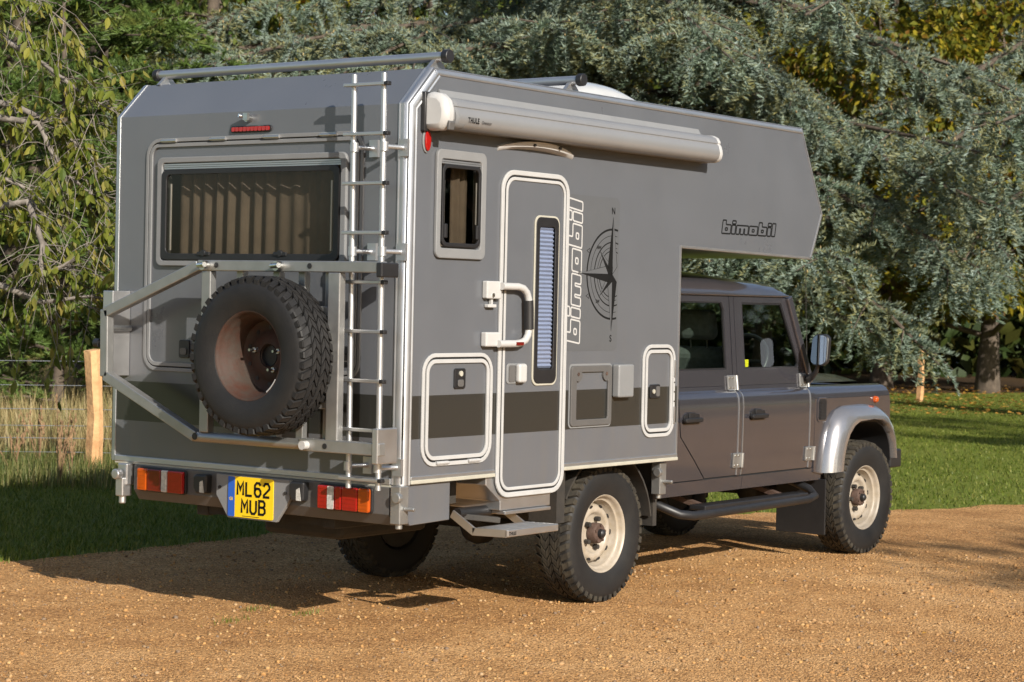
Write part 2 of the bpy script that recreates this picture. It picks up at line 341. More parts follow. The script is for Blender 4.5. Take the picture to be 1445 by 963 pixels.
# rear hatch with its double frame and hinges
def double_ring(name, a0, a1, b0, b1, r, w, mp, d, m1, m2, sgn=-1, gap=0.007, m_gap='seam'):
    """outer frame ring, dark seal line, inner frame ring, both proud of the wall"""
    h = w*0.5
    o = ring(rrect(a0, a1, b0, b1, r), rrect(a0+h, a1-h, b0+h, b1-h, r-h), mp, d+sgn*0.001, d+sgn*0.010).build(name, m1, P, bevel=0.002)
    ring(rrect(a0+h, a1-h, b0+h, b1-h, r-h), rrect(a0+h+gap, a1-h-gap, b0+h+gap, b1-h-gap, r-h-gap), mp, d+sgn*0.001, d+sgn*0.0035).build('seal', m_gap, o)
    ring(rrect(a0+h+gap, a1-h-gap, b0+h+gap, b1-h-gap, r-h-gap), rrect(a0+w+gap, a1-w-gap, b0+w+gap, b1-w-gap, max(0.01, r-w-gap)), mp, d+sgn*0.001, d+sgn*0.012).build('inner_frame', m2, o, bevel=0.002)
    return o
rh = double_ring('rear_hatch_frame', 0.275, 1.795, 1.280, 2.512, 0.095, 0.040, REAR, 0.0, 'grey_plastic', 'grey_plastic')
for y in (1.62, 1.26, 0.885, 0.50):
    q = MB(); q.cyl((-0.017, y-0.055, 2.497), (-0.017, y+0.055, 2.497), 0.008, 10); q.box(-0.016, -0.002, y-0.05, y+0.05, 2.488, 2.508); q.build('hinge', 'alu', rh, smooth=40)
for y, zz in ((1.487, 1.402), (0.36, 1.402)):
    b = slab(rrect(y-0.038, y+0.038, zz-0.047, zz+0.047, 0.012), REAR, 0.0, -0.012).build('hatch_latch', 'black', rh, bevel=0.003)
    slab(rrect(y-0.022, y+0.022, zz-0.03, zz+0.005, 0.01), REAR, -0.012, -0.018).build('finger_pull', 'mid_plastic', b)

# rear window: outer frame, roller rail, black edged pane, latches, curtain behind
rw = ring(rrect(0.375, 1.700, 1.838, 2.410, 0.035), rrect(0.412, 1.662, 1.866, 2.380, 0.02), REAR, -0.001, -0.022).build('rear_window', 'grey_plastic', P, bevel=0.005)
for k, zz in enumerate((2.371, 2.361, 2.351)):
    MB().box(-0.016+0.002*k, 0.0, 0.418, 1.656, zz-0.004, zz+0.004).build('roller_rail', 'alu_trim', rw)
ring(rrect(0.416, 1.658, 1.870, 2.343, 0.03), rrect(0.450, 1.624, 1.903, 2.318, 0.03), REAR, -0.010, -0.027).build('pane_border', 'black', rw, bevel=0.003)
slab(rrect(0.449, 1.625, 1.902, 2.319, 0.03), REAR, -0.014, -0.020).build('pane', 'smoked', rw)
for y in (1.34, 0.80):
    q = MB(); q.box(-0.034, -0.020, y-0.045, y+0.045, 1.893, 1.912); q.cyl((-0.036, y, 1.905), (-0.020, y, 1.905), 0.018, 10); q.build('window_latch', 'black', rw, bevel=0.003)
for y in (1.600, 0.472):
    MB().cyl((-0.012, y, 1.92), (-0.012, y, 2.27), 0.007, 8).build('window_stay', 'alu', rw, smooth=40)
def curtain(name, mp, a0, a1, b0, b1, d, amp, waves, parent, seed):
    rr = random.Random(seed); v = []; f = []; n = waves*10
    ph = [rr.uniform(-0.6, 0.6) for _ in range(waves+2)]
    for i in range(n+1):
        t = i/n; a = a0+(a1-a0)*t; k = int(t*waves); p_ = ph[k]*(1-(t*waves-k))+ph[k+1]*(t*waves-k)
        o = amp*math.sin(2*math.pi*t*waves+p_)*(0.6+0.4*math.sin(7*t+seed))
        v += [mp(a, b0, d+o), mp(a, (b0+b1)/2, d+o*0.9), mp(a, b1, d+o*0.7)]
    for i in range(n):
        for j in (0, 1): f.append((i*3+j, i*3+3+j, i*3+4+j, i*3+1+j))
    return mesh_obj(name, v, f, 'curtain', parent, smooth=60)
curtain('curtain', REAR, 0.46, 1.62, 1.86, 2.40, 0.075, 0.030, 13, rw, 3)
MB().box(0.03, 0.035, 0.40, 1.67, 1.83, 2.42).v
q = MB(); q.box(0.16, 0.165, 0.38, 1.70, 1.83, 2.42); q.build('cabin_lining', 'interior', rw)

# third brake light, lock, reflector lamp on the side
o = slab(rrect(0.893, 1.181, 2.526, 2.560, 0.016), REAR, -0.001, -0.010).build('brake_light', 'black', P, bevel=0.003)
for k in range(10): slab(rrect(0.905+0.0265*k, 0.905+0.0265*k+0.023, 2.532, 2.554, 0.006, 3), REAR, -0.010, -0.016).build('brake_light_lens', 'red', o)
q = MB(); q.cyl((0.0, 1.051, 2.598), (-0.03, 1.051, 2.598), 0.020, 14); q.box(-0.045, -0.028, 1.030, 1.060, 2.586, 2.622); q.cyl((-0.02, 1.07, 2.605), (-0.05, 1.085, 2.610), 0.010, 10); q.build('shower_tap', 'chrome', P, smooth=40)
o = slab([(0.130+0.030*math.cos(t), 2.464+0.060*math.sin(t)) for t in np.linspace(0, 2*math.pi, 20, endpoint=False)], SIDE, -0.001, -0.010).build('side_marker', 'grey_plastic', P, bevel=0.003)
slab([(0.130+0.023*math.cos(t), 2.464+0.052*math.sin(t)) for t in np.linspace(0, 2*math.pi, 20, endpoint=False)], SIDE, -0.010, -0.022).build('marker_lens', 'red', o, bevel=0.006)

# ladder
lad = empty('ladder', (0, 0, 0)); lad.parent = P
for y0, y1 in ((0.235, 0.247), (0.047, 0.060)):
    MB().cyl((-0.12, y0, 0.765), (-0.12, y1, 2.772), 0.0145, 12).build('ladder_rail', 'alu_trim', lad, smooth=40)
for k in range(9):
    zz = 0.814+k*(2.720-0.814)/8; y = 0.279+0.015*k/8
    MB().bar((-0.136, y, zz), (-0.136, 0.030+0.008*k/8, zz), 0.026, 0.017).build('rung', 'alu', lad, bevel=0.003)
    MB().bar((-0.136, 0.030+0.008*k/8, zz), (-0.136, 0.003+0.008*k/8, zz), 0.029, 0.020).build('rung_cap', 'black', lad, bevel=0.004)
for zz in (2.420, 1.916, 0.872):
    for y in (0.240, 0.052):
        q = MB(); q.cyl((-0.12, y, zz-0.022), (-0.12, y, zz+0.022), 0.021, 12); q.cyl((-0.12, y, zz), (-0.012, y-0.03, zz), 0.012, 10)
        q.box(-0.018, -0.001, y-0.062, y-0.008, zz-0.042, zz+0.042); q.build('ladder_bracket', 'alu_trim', lad, smooth=40)

# swing-out carrier frame with the spare wheel
car = empty('wheel_carrier', (0, 0, 0)); car.parent = P
XB = -0.20
def cbar(name, a, b, w=0.05, h=0.055, m='carrier'): return MB().bar((XB, *a), (XB, *b), w, h, up=(-1, 0, 0)).build(name, m, car, bevel=0.005)
def sq(name, a, b, w=0.055, d=0.05):
    """square section bar in the plane of the rear wall"""
    a3 = Vector((XB, *a)); b3 = Vector((XB, *b)); return MB().bar(a3, b3, w, d, up=(1, 0, 0)).build(name, 'carrier', car, bevel=0.005)
topb = sq('top_bar', (1.185, 1.838), (-0.03, 1.838)); sq('upper_arm', (1.187, 1.836), (1.872, 1.583)); sq('hinge_post', (1.871, 1.600), (1.866, 1.245)); sq('lower_arm', (1.866, 1.252), (1.190, 0.966))
botb = MB().cyl((XB, 1.215, 0.965), (XB, 0.46, 0.967), 0.027, 16).build('bottom_tube', 'carrier', car, smooth=40)
b2 = sq('bottom_bar', (0.47, 0.968), (-0.04, 0.970), 0.062)
for y, w in ((1.125, 0.062), (0.265, 0.075)): sq('post', (y, 1.81), (y, 0.99), w, 0.046)
for y, w, dx in ((0.93, 0.045, 0.04), (0.70, 0.045, 0.06), (0.53, 0.045, 0.06), (0.345, 0.045, 0.05)):
    MB().bar((XB+dx, y, 1.83), (XB+dx, y, 0.97), w, 0.04, up=(1, 0, 0)).build('back_post', 'carrier', car, bevel=0.004)
for zz in (1.62, 1.17): MB().bar((XB+0.02, 1.10, zz), (XB+0.02, 0.30, zz), 0.05, 0.04, up=(1, 0, 0)).build('cross_bar', 'carrier', car, bevel=0.004)
MB().box(-0.13, -0.001, 1.905, 1.980, 1.245, 1.700).build('hinge_plate', 'alu', car, bevel=0.004)
MB().box(-0.23, -0.10, -0.040, -0.005, 1.79, 1.86).build('bar_end_cap', 'black', car, bevel=0.006)
MB().box(-0.23, -0.08, -0.035, 0.0, 0.90, 1.07).build('latch_bracket', 'alu', car, bevel=0.005)
for y, zz, par in ((1.05, 1.84, topb), (0.42, 1.84, topb), (0.30, 0.968, b2), (0.435, 0.968, b2)):
    MB().cyl((XB-0.0265 if par is topb else XB-0.0265, y, zz), (XB-0.0285, y, zz), 0.014, 14).build('bolt_hole', 'black', par)
MB().cyl((XB-0.0255, 1.18, 0.967), (XB-0.0285, 1.18, 0.967), 0.018, 14).build('bolt_hole', 'black', botb)
for y in (1.120, 0.615):
    q = MB(); q.cyl((XB-0.026, y, 1.838), (XB-0.06, y, 1.838), 0.024, 14); q.tube([(XB-0.055, y+0.03, 1.838), (XB-0.075, y-0.035, 1.842)], 0.013, 10); q.build('clamp_bolt', 'chrome', topb, smooth=40)
q = MB(); q.cyl((XB-0.025, 0.42, 0.967), (XB-0.06, 0.42, 0.967), 0.022, 12); q.build('clamp_stub', 'white', b2, smooth=40)
q = MB(); q.cyl((-0.02, 1.885, 1.50), (-0.21, 1.885, 1.50), 0.016, 10); q.cyl((-0.21, 1.885, 1.50), (-0.215, 1.885, 1.43), 0.007, 8); q.build('hinge_lock', 'chrome', car, smooth=40)
q = MB(); q.cyl((XB, 1.89, 1.425), (XB, 1.945, 1.42), 0.015, 10); q.cyl((XB, 1.92, 1.42), (XB, 1.955, 1.42), 0.025, 10); q.build('hinge_knob', 'black', car, smooth=40)

# wheels: a steel rim mesh that carries tyre, hub, nuts
def tyre_mb():
    prof = [(0.212, -0.078), (0.222, -0.098), (0.250, -0.110), (0.292, -0.1175), (0.330, -0.1165), (0.352, -0.110), (0.366, -0.100), (0.3735, -0.088), (0.375, -0.05), (0.3755, 0.0)]
    prof = prof+[(r, -y) for r, y in prof[-2::-1]]
    return MB().lathe(prof, 64)
def tread_mb():
    q = MB(); N = 46; pit = 2*math.pi/N
    def blk(y0, y1, a0, a1, sk, r0=0.370, r1=0.3925, drop0=0.0, drop1=0.0):
        v = []
        for (y, dr, a_off) in ((y0, drop0, 0.0), (y1, drop1, sk)):
            for a in (a0+a_off, a1+a_off):
                for r in (r0-dr, r1-dr*0.9): v.append((r*math.cos(a), y, r*math.sin(a)))
        q.add(v, [(0, 1, 3, 2), (4, 6, 7, 5), (0, 4, 5, 1), (2, 3, 7, 6), (1, 5, 7, 3), (0, 2, 6, 4)])
    for i in range(N):
        a = i*pit; odd = i % 2
        blk(-0.103-0.006*odd, -0.066, a, a+pit*0.66, pit*0.35, drop0=0.012)
        blk(-0.110, -0.1035, a+pit*0.05, a+pit*0.60, 0.0, r0=0.340, r1=0.381, drop0=0.006)
        blk(0.066, 0.103+0.006*odd, a+pit*0.85, a+pit*1.51, -pit*0.35, drop1=0.012)
        blk(0.1035, 0.110, a+pit*0.55, a+pit*1.10, 0.0, r0=0.340, r1=0.381, drop1=0.006)
        blk(-0.061, -0.034, a+pit*0.35, a+pit*1.12, pit*0.75); blk(-0.030, -0.004, a+pit*1.10, a+pit*1.86, -pit*0.72)
        blk(0.004, 0.030, a+pit*0.38, a+pit*1.14, pit*0.72); blk(0.034, 0.061, a+pit*1.10, a+pit*1.87, -pit*0.75)
    return q
def rim_mb(deep):
    d = 0.075 if deep else 0.0
    prof = [(0.2150, -0.080), (0.2235, -0.086), (0.2250, -0.093), (0.2190, -0.097), (0.2120, -0.093), (0.2060, -0.080), (0.2020, -0.066), (0.1960, -0.060)]
    if deep: prof += [(0.1900, -0.052), (0.1860, -0.030), (0.1800, -0.022), (0.1770, 0.030), (0.1760, 0.058), (0.160, 0.066), (0.120, 0.062), (0.112, 0.052), (0.060, 0.050), (0.052, 0.060)]
    else: prof += [(0.1890, -0.058), (0.1860, -0.050), (0.1840, -0.026), (0.1780, -0.018), (0.1740, 0.010), (0.1690, 0.012), (0.1630, -0.018), (0.152, -0.034), (0.140, -0.040), (0.124, -0.041), (0.114, -0.034), (0.106, -0.018), (0.096, -0.012), (0.060, -0.014), (0.050, -0.014), (0.049, 0.02)]
    return MB().lathe(prof, 48)
def make_wheel(deep=False):
    w = rim_mb(deep).build('spare_wheel' if deep else 'road_wheel', 'spare_rim' if deep else 'rim', P, smooth=50)
    tyre_mb().build('tyre', 'rubber', w, smooth=40); tread_mb().build('tyre_tread', 'tread' if not deep else 'rubber', w)
    dm = 0.060 if deep else -0.0445
    for k in range(10):
        a = 2*math.pi*(k+0.5)/10; ra = 0.140 if deep else 0.154
        c = Vector((ra*math.cos(a), 0, ra*math.sin(a))); tdir = Vector((-math.sin(a), 0, math.cos(a))); rdir = Vector((math.cos(a), 0, math.sin(a)))
        if not deep and k % 1 == 0:
            pts = [c+tdir*(0.016*math.cos(t))+rdir*(0.0085*math.sin(t)) for t in np.linspace(0, 2*math.pi, 10, endpoint=False)]
            yb = -0.0375
            MB().add([(p.x, yb, p.z) for p in pts]+[(p.x, yb+0.006, p.z) for p in pts], [tuple(range(10))]+[(i, (i+1) % 10, 10+(i+1) % 10, 10+i) for i in range(10)]).build('vent_slot', 'black', w)
        elif deep:
            MB().cyl((c.x, 0.0605, c.z), (c.x, 0.066, c.z), 0.011, 10).build('vent_slot', 'black', w)
    for k in range(5):
        a = 2*math.pi*k/5+0.3; x, zz = 0.0825*math.cos(a), 0.0825*math.sin(a)
        if deep:
            if k in (0, 2, 4): MB().cyl((x, 0.052, zz), (x, -0.005, zz), 0.007, 8).build('stud', 'chrome', w); MB().cyl((x, 0.052, zz), (x, 0.030, zz), 0.014, 6).build('wheel_nut', 'alu', w)
        else: MB().cyl((x, -0.020, zz), (x, -0.048, zz), 0.0145, 6).build('wheel_nut', 'dark_metal', w)
    MB().lathe([(0.0, 0.088), (0.205, 0.088), (0.205, 0.080), (0.0, 0.080)], 32).build('brake_drum', 'dark_metal', w)
    if deep:
        MB().lathe([(0.0, 0.075), (0.053, 0.075), (0.056, 0.05)], 24).build('centre_bore', 'black', w)
        q = MB(); an = np.linspace(5.35, 5.75, 8); q.tube([(0.213*math.cos(a), -0.090, 0.213*math.sin(a)) for a in an], 0.006, 6); q.build('balance_weight', 'white', w, smooth=40)
    else:
        MB().lathe([(0.0, -0.072), (0.052, -0.072), (0.058, -0.064), (0.058, -0.02)], 20).build('hub', 'rust', w, smooth=40)
        for k in range(5):
            a = 2*math.pi*k/5+0.6; MB().cyl((0.046*math.cos(a), -0.07, 0.046*math.sin(a)), (0.046*math.cos(a), -0.079, 0.046*math.sin(a)), 0.008, 6).build('hub_bolt', 'rust', w)
        MB().lathe([(0.0, -0.105), (0.014, -0.103), (0.023, -0.095), (0.026, -0.070)], 16).build('hub_cap', 'black', w, smooth=40)
    return w
def copy_part(o, parent):
    c = o.copy(); col.objects.link(c); c.parent = parent
    for ch in o.children:
        d = ch.copy(); col.objects.link(d); d.parent = c
    return c
rear_r = make_wheel(); rear_r.location = (1.953, 0.2175, 0.39); rear_r.rotation_euler = (0, 0.35, 0)
for loc, rz, ry in (((1.953, 1.700, 0.39), math.pi, 1.1), ((5.180, 0.2175, 0.39), rad(-1.5), 0.8), ((5.180, 1.700, 0.39), math.pi, 2.0)):
    w = copy_part(rear_r, P); w.location = loc; w.rotation_euler = (0, ry, rz)
spare = make_wheel(True); spare.location = (-0.318, 0.643, 1.396); spare.rotation_euler = (0, 0, 0)
spare.rotation_euler = Matrix.Rotation(rad(-90), 4, 'Z').to_euler(); spare['label'] = 'spare tyre on a rust stained steel rim'
MB().cyl((-0.225, 0.643, 1.396), (-0.17, 0.643, 1.396), 0.09, 20).build('wheel_mount', 'dark_metal', car, smooth=40)

# rear light board, number plate, lamps
bp = [( -0.025, 0.772), (-0.025, 0.640), (0.012, 0.585), (0.10, 0.585), (0.10, 0.772)]
v = [(x, y, zz) for y in (0.055, 1.83) for x, zz in bp]; n5 = len(bp)
mesh_obj('light_board', v, [tuple(range(n5)), tuple(range(2*n5-1, n5-1, -1))]+[(i, (i+1) % n5, n5+(i+1) % n5, n5+i) for i in range(n5)], 'grey_board', P, bevel=0.004) if 'grey_board' in M else mesh_obj('light_board', v, [tuple(range(n5)), tuple(range(2*n5-1, n5-1, -1))]+[(i, (i+1) % n5, n5+(i+1) % n5, n5+i) for i in range(n5)], 'mid_plastic', P, bevel=0.004)
slab([(0.048, 0.785), (0.048, 0.640), (0.085, 0.582), (0.398, 0.590), (0.398, 0.785)], SIDE, 0.012, 0.045).build('side_skirt', 'body', P, bevel=0.004)
def tail_lamp(y0, y1, flip):
    o = slab(rrect(y0, y1, 0.636, 0.767, 0.018), REAR, -0.026, -0.040).build('tail_lamp', 'black', P, bevel=0.004)
    segs = [(0.02, 0.22, 'amber'), (0.23, 0.52, 'darkred'), (0.53, 0.65, 'clear'), (0.66, 0.98, 'red')]
    wd = y1-y0
    for a, b, m in segs:
        ya, yb = (y1-wd*a, y1-wd*b) if not flip else (y0+wd*a, y0+wd*b)
        if flip: m = {'darkred': 'amber2', 'clear': 'red', 'red': 'red', 'amber': 'amber'}.get(m, m)
        if m == 'amber2': m = 'red'
        l_ = slab(rrect(min(ya, yb), max(ya, yb), 0.643, 0.760, 0.010), REAR, -0.040, -0.062).build('lens', m, o, bevel=0.006)
        for r_ in range(5):
            zr = 0.658+0.021*r_; MB().box(-0.0635, -0.062, min(ya, yb)+0.008, max(ya, yb)-0.008, zr, zr+0.005).build('lens_rib', m, o)
    if flip:
        slab(rrect(y1-wd*0.34, y1-wd*0.22, 0.645, 0.758, 0.006), REAR, -0.062, -0.0645).build('reversing_lens', 'clear', o)
    return o
tail_lamp(1.424, 1.778, False); tail_lamp(0.150, 0.497, True)
for y0, y1, zc in ((1.238, 1.342, 0.708), (0.565, 0.670, 0.716)):
    q = slab([(y0+0.01, zc-0.048), (y1-0.02, zc-0.052), (y1, zc-0.02), (y1, zc+0.035), (y1-0.015, zc+0.05), (y0+0.006, zc+0.05)], REAR, -0.026, -0.075).build('plate_lamp', 'black', P, bevel=0.012)
    slab([(y0+0.018, zc-0.044), (y0+0.05, zc-0.044), (y0+0.05, zc+0.01), (y0+0.03, zc+0.02)], REAR, -0.075, -0.078).build('plate_lamp_lens', 'clear', q)
pb = slab([(1.192, 0.768), (0.680, 0.768), (0.680, 0.668), (0.770, 0.548), (1.108, 0.548), (1.192, 0.660)], REAR, -0.030, -0.052).build('plate_holder', 'grey_plastic', P, bevel=0.003)
for y in (1.165, 0.708): MB().cyl((-0.052, y, 0.70), (-0.058, y, 0.70), 0.009, 8).build('screw', 'dark_metal', pb)
npl = slab(rrect(0.788, 1.102, 0.556, 0.763, 0.008, 3), REAR, -0.053, -0.057).build('number_plate', 'plate', P); npl['label'] = 'yellow rear number plate reading ML62 MUB'
slab(rrect(1.054, 1.101, 0.557, 0.762, 0.006, 3), REAR, -0.0572, -0.0580).build('country_band', 'blue', npl)
RT_ = lambda a, b, d: (d, -a, b)
GL = {'M': [[(0, 0), (0, 1), (0.5, 0.42), (1, 1), (1, 0)]], 'L': [[(0, 1), (0, 0), (1, 0)]], '6': [[(0.97, 0.82), (0.72, 1), (0.28, 1), (0, 0.80), (0, 0.20), (0.28, 0), (0.72, 0), (1, 0.20), (1, 0.40), (0.72, 0.58), (0.28, 0.58), (0.02, 0.42)]],
      '2': [[(0, 0.78), (0.25, 1), (0.75, 1), (1, 0.80), (1, 0.62), (0.06, 0.14), (0.06, 0), (1, 0)]], 'U': [[(0, 1), (0, 0.20), (0.28, 0), (0.72, 0), (1, 0.20), (1, 1)]],
      'B': [[(0.72, 0.53), (0.95, 0.66), (0.95, 0.86), (0.72, 1), (0, 1), (0, 0), (0.72, 0), (1, 0.15), (1, 0.38), (0.72, 0.53), (0.04, 0.53)]]}
for word, yl, zb in (('ML62', 1.034, 0.670), ('MUB', 1.003, 0.580)):
    for i_, ch in enumerate(word):
        q = MB()
        for pl in GL[ch]:
            r_ = ribbon([(-(yl-i_*0.0605)+0.040*u, zb+0.068*v_) for u, v_ in pl], 0.0125, RT_, -0.0581, -0.0588, closed=False); q.add(r_.v, r_.f)
        q.build('letter', 'print', npl)
text_mesh('GB', 0.022, RT_, 0, -0.0586, (-1.092, 0.640), sx=0.9, offset=0.0004, parent=npl, m='plate')
MB().box(-0.0584, -0.0582, 0.88, 1.00, 0.5625, 0.5650).build('maker_line', 'print', npl)
# corner mounts (camper clamps)
def clamp(x, y, zt, s=1):
    q = MB(); q.box(x-0.038, x+0.030, y-0.030, y+0.030, zt-0.185, zt); q.cyl((x-0.06, y-0.02, zt-0.055), (x-0.03, y-0.02, zt-0.055), 0.026, 14)
    q.cyl((x, y-0.03, zt-0.11), (x+0.01, y-0.085, zt-0.11), 0.011, 8); q.cyl((x-0.005, y, zt-0.21), (x-0.005, y, zt-0.18), 0.018, 10)
    return q.build('clamp_mount', 'dark_alu', P, bevel=0.004) if 'dark_alu' in M else q.build('clamp_mount', 'carrier', P, bevel=0.004)
clamp(0.005, 0.012, 0.782); clamp(2.42, 0.055, 0.775)
q = MB(); q.box(-0.05, 0.03, 1.86, 1.93, 0.66, 0.775); q.cyl((-0.06, 1.90, 0.72), (-0.10, 1.90, 0.72), 0.028, 14); q.box(-0.07, 0.0, 1.87, 1.925, 0.60, 0.70); q.cyl((-0.04, 1.90, 0.56), (-0.04, 1.90, 0.62), 0.02, 10); q.build('corner_steady', 'alu', P, bevel=0.012)

# entry door
door = slab(rrect(0.752, 1.356, 0.676, 2.365, 0.105), SIDE, -0.001, 0.028)
door = holed(rrect(0.772, 1.336, 0.697, 2.345, 0.085), [win_d], SIDE, -0.006, 0.020).build('entry_door', 'body', P)
ring(rrect(0.750, 1.358, 0.674, 2.367, 0.107), rrect(0.776, 1.332, 0.700, 2.341, 0.082), SIDE, 0.0, -0.013).build('door_frame', 'white_seal', door, bevel=0.004)
ring(rrect(0.776, 1.332, 0.700, 2.341, 0.082), rrect(0.786, 1.322, 0.710, 2.331, 0.073), SIDE, -0.006, -0.0075).build('door_gap', 'seam', door)
ring(rrect(0.786, 1.322, 0.710, 2.331, 0.073), rrect(0.803, 1.305, 0.727, 2.314, 0.060), SIDE, -0.006, -0.014).build('door_edge', 'white_seal', door, bevel=0.003)
ring(rrect(1.043, 1.268, 1.248, 2.144, 0.045), rrect(1.062, 1.250, 1.268, 2.125, 0.03), SIDE, -0.006, -0.014).build('window_trim', 'cream_trim', door, bevel=0.003)
ring(rrect(1.053, 1.258, 1.258, 2.135, 0.04), rrect(1.086, 1.226, 1.335, 2.085, 0.02), SIDE, -0.010, -0.017).build('window_surround', 'black', door, bevel=0.004)
for k in range(34):
    zz = 1.340+k*0.022
    MB().add([(1.085, 0.004, zz), (1.228, 0.004, zz), (1.228, -0.006, zz+0.011), (1.085, -0.006, zz+0.011), (1.085, 0.004, zz+0.022), (1.228, 0.004, zz+0.022)], [(0, 1, 2, 3), (3, 2, 5, 4)]).build('blind_slat', 'blind', door)
slab(rrect(1.07, 1.24, 1.28, 2.11, 0.02), SIDE, 0.012, 0.010).build('window_lining', 'interior', door)
slab(rrect(1.084, 1.228, 1.333, 2.087, 0.02), SIDE, -0.0115, -0.0145).build('pane', 'clear_glass', door)
o = slab(rrect(0.822, 0.996, 1.262, 1.368, 0.02), SIDE, -0.006, -0.012).build('door_lock', 'grey_plastic', door, bevel=0.003)
slab(rrect(0.838, 0.895, 1.272, 1.358, 0.012), SIDE, -0.0125, -0.016).build('lock_recess', 'mid_plastic', o)
slab(rrect(0.893, 0.962, 1.268, 1.366, 0.014), SIDE, -0.012, -0.045).build('lock_paddle', 'white', o, bevel=0.012, seg=3)
MB().cyl((0.978, -0.012, 1.315), (0.978, -0.020, 1.315), 0.013, 12).build('key_barrel', 'dark_metal', o)
# grab handle that swings across the door
gh = slab(rrect(0.610, 0.735, 1.700, 1.790, 0.008), SIDE, -0.001, -0.035).build('grab_handle', 'white', P, bevel=0.006)
slab(rrect(0.605, 0.735, 1.456, 1.530, 0.008), SIDE, -0.001, -0.040).build('handle_bracket', 'white', gh, bevel=0.008)
for px_ in ((0.66, 1.718),): MB().cyl((px_[0], -0.035, px_[1]), (px_[0], -0.040, px_[1]), 0.011, 12).build('bracket_screw', 'chrome', gh)
MB().box(0.63, 0.70, -0.03, -0.002, 1.655, 1.672).build('bracket_catch', 'white', gh, bevel=0.004)
MB().box(0.665, 0.680, -0.02, -0.006, 1.67, 1.70).build('catch_pin', 'white', gh)
arc = [(0.72, 1.765), (0.86, 1.765), (0.905, 1.757), (0.938, 1.735), (0.955, 1.700), (0.958, 1.66), (0.962, 1.55), (0.955, 1.515), (0.932, 1.488), (0.895, 1.475), (0.85, 1.471), (0.70, 1.471)]
MB().tube([(x, -0.045, zz) for x, zz in arc], 0.019, 14).build('handle_tube', 'white', gh, smooth=50)
MB().tube([(0.955, -0.045, 1.695), (0.959, -0.045, 1.65), (0.963, -0.045, 1.545)], 0.026, 14).build('foam_grip', 'black', gh, smooth=50)
slab(rrect(0.83, 0.895, 1.463, 1.480, 0.004), SIDE, -0.062, -0.066).build('red_label', 'darkred', gh)

# side window
sw = ring(rrect(0.205, 0.607, 1.895, 2.432, 0.035), rrect(0.240, 0.566, 1.945, 2.385, 0.02), SIDE, -0.001, -0.020).build('side_window', 'grey_plastic', P, bevel=0.005)
for zz in (2.376, 2.366): MB().box(0.243, 0.563, -0.015, 0.0, zz-0.004, zz+0.004).build('roller_rail', 'alu_trim', sw)
ring(rrect(0.245, 0.560, 1.953, 2.360, 0.035), rrect(0.262, 0.543, 1.972, 2.342, 0.03), SIDE, -0.008, -0.024).build('pane_border', 'black', sw, bevel=0.003)
slab(rrect(0.261, 0.544, 1.971, 2.343, 0.03), SIDE, -0.012, -0.018).build('pane', 'smoked', sw)
for x in (0.272, 0.532):
    MB().box(x-0.012, x+0.012, -0.030, -0.018, 1.995, 2.065).build('window_latch', 'black', sw, bevel=0.004)
    MB().cyl((x, -0.010, 2.07), (x, -0.010, 2.28), 0.005, 8).build('window_stay', 'alu', sw, smooth=40)
curtain('curtain', SIDE, 0.245, 0.36, 1.93, 2.40, 0.070, 0.022, 2, sw, 8); curtain('curtain', SIDE, 0.43, 0.57, 1.93, 2.40, 0.075, 0.022, 2, sw, 11)
MB().box(0.18, 0.62, 0.25, 0.255, 1.90, 2.43).build('cabin_lining', 'interior', sw)

# awning over the door
prof = [(0.0, 2.680), (-0.045, 2.682), (-0.085, 2.678), (-0.112, 2.664), (-0.124, 2.645), (-0.126, 2.634), (-0.1215, 2.630), (-0.131, 2.618), (-0.139, 2.595), (-0.141, 2.572), (-0.136, 2.552), (-0.122, 2.534), (-0.098, 2.526), (0.0, 2.526)]
def xprism(prof, x0, x1, name, m, parent, smooth=35, bevel=0.0):
    n = len(prof); v = [(x, y, zz) for x in (x0, x1) for y, zz in prof]
    return mesh_obj(name, v, [tuple(range(n)), tuple(range(2*n-1, n-1, -1))]+[(i, (i+1) % n, n+(i+1) % n, n+i) for i in range(n)], m, parent, smooth=smooth, bevel=bevel)
aw = xprism([(y-0.002, zz) for y, zz in prof], 0.215, 2.690, 'awning', 'awning', P)
def scaled(pf, s, cy=-0.07, cz=2.602): return [(cy+(y-cy)*s, cz+(zz-cz)*s) for y, zz in pf]
xprism(scaled(prof, 1.035), 2.690, 2.722, 'awning_end', 'white', aw, bevel=0.006); xprism(scaled(prof, 1.01), 2.668, 2.689, 'end_band', 'grey_plastic', aw)
xprism(scaled(prof, 1.02), 0.188, 0.270, 'end_band', 'grey_plastic', aw)
endp = [(0.0, 2.695), (-0.05, 2.700), (-0.10, 2.690), (-0.135, 2.660), (-0.150, 2.615), (-0.150, 2.570), (-0.135, 2.525), (-0.10, 2.512), (0.0, 2.512)]
xprism(endp, 0.098, 0.187, 'awning_end', 'white', aw, smooth=50, bevel=0.030)
xprism([(0.0, 2.70), (-0.028, 2.70), (-0.028, 2.508), (0.0, 2.508)], 0.088, 0.215, 'end_plate', 'black', aw, bevel=0.004)
xprism([(-0.140, 2.560), (-0.156, 2.552), (-0.150, 2.512), (-0.135, 2.512)], 0.122, 0.165, 'winch_eye', 'mid_plastic', aw, bevel=0.004)
MB().add([(0.215, -0.002, 2.684), (2.66, -0.002, 2.684), (2.66, -0.030, 2.684), (0.215, -0.030, 2.684), (0.215, -0.002, 2.722), (2.66, -0.002, 2.718), (2.66, -0.010, 2.718), (0.215, -0.010, 2.722)], [(0, 1, 2, 3), (4, 7, 6, 5), (0, 4, 5, 1), (3, 2, 6, 7), (0, 3, 7, 4), (1, 5, 6, 2)]).build('awning_rail', 'grey_plastic', aw)
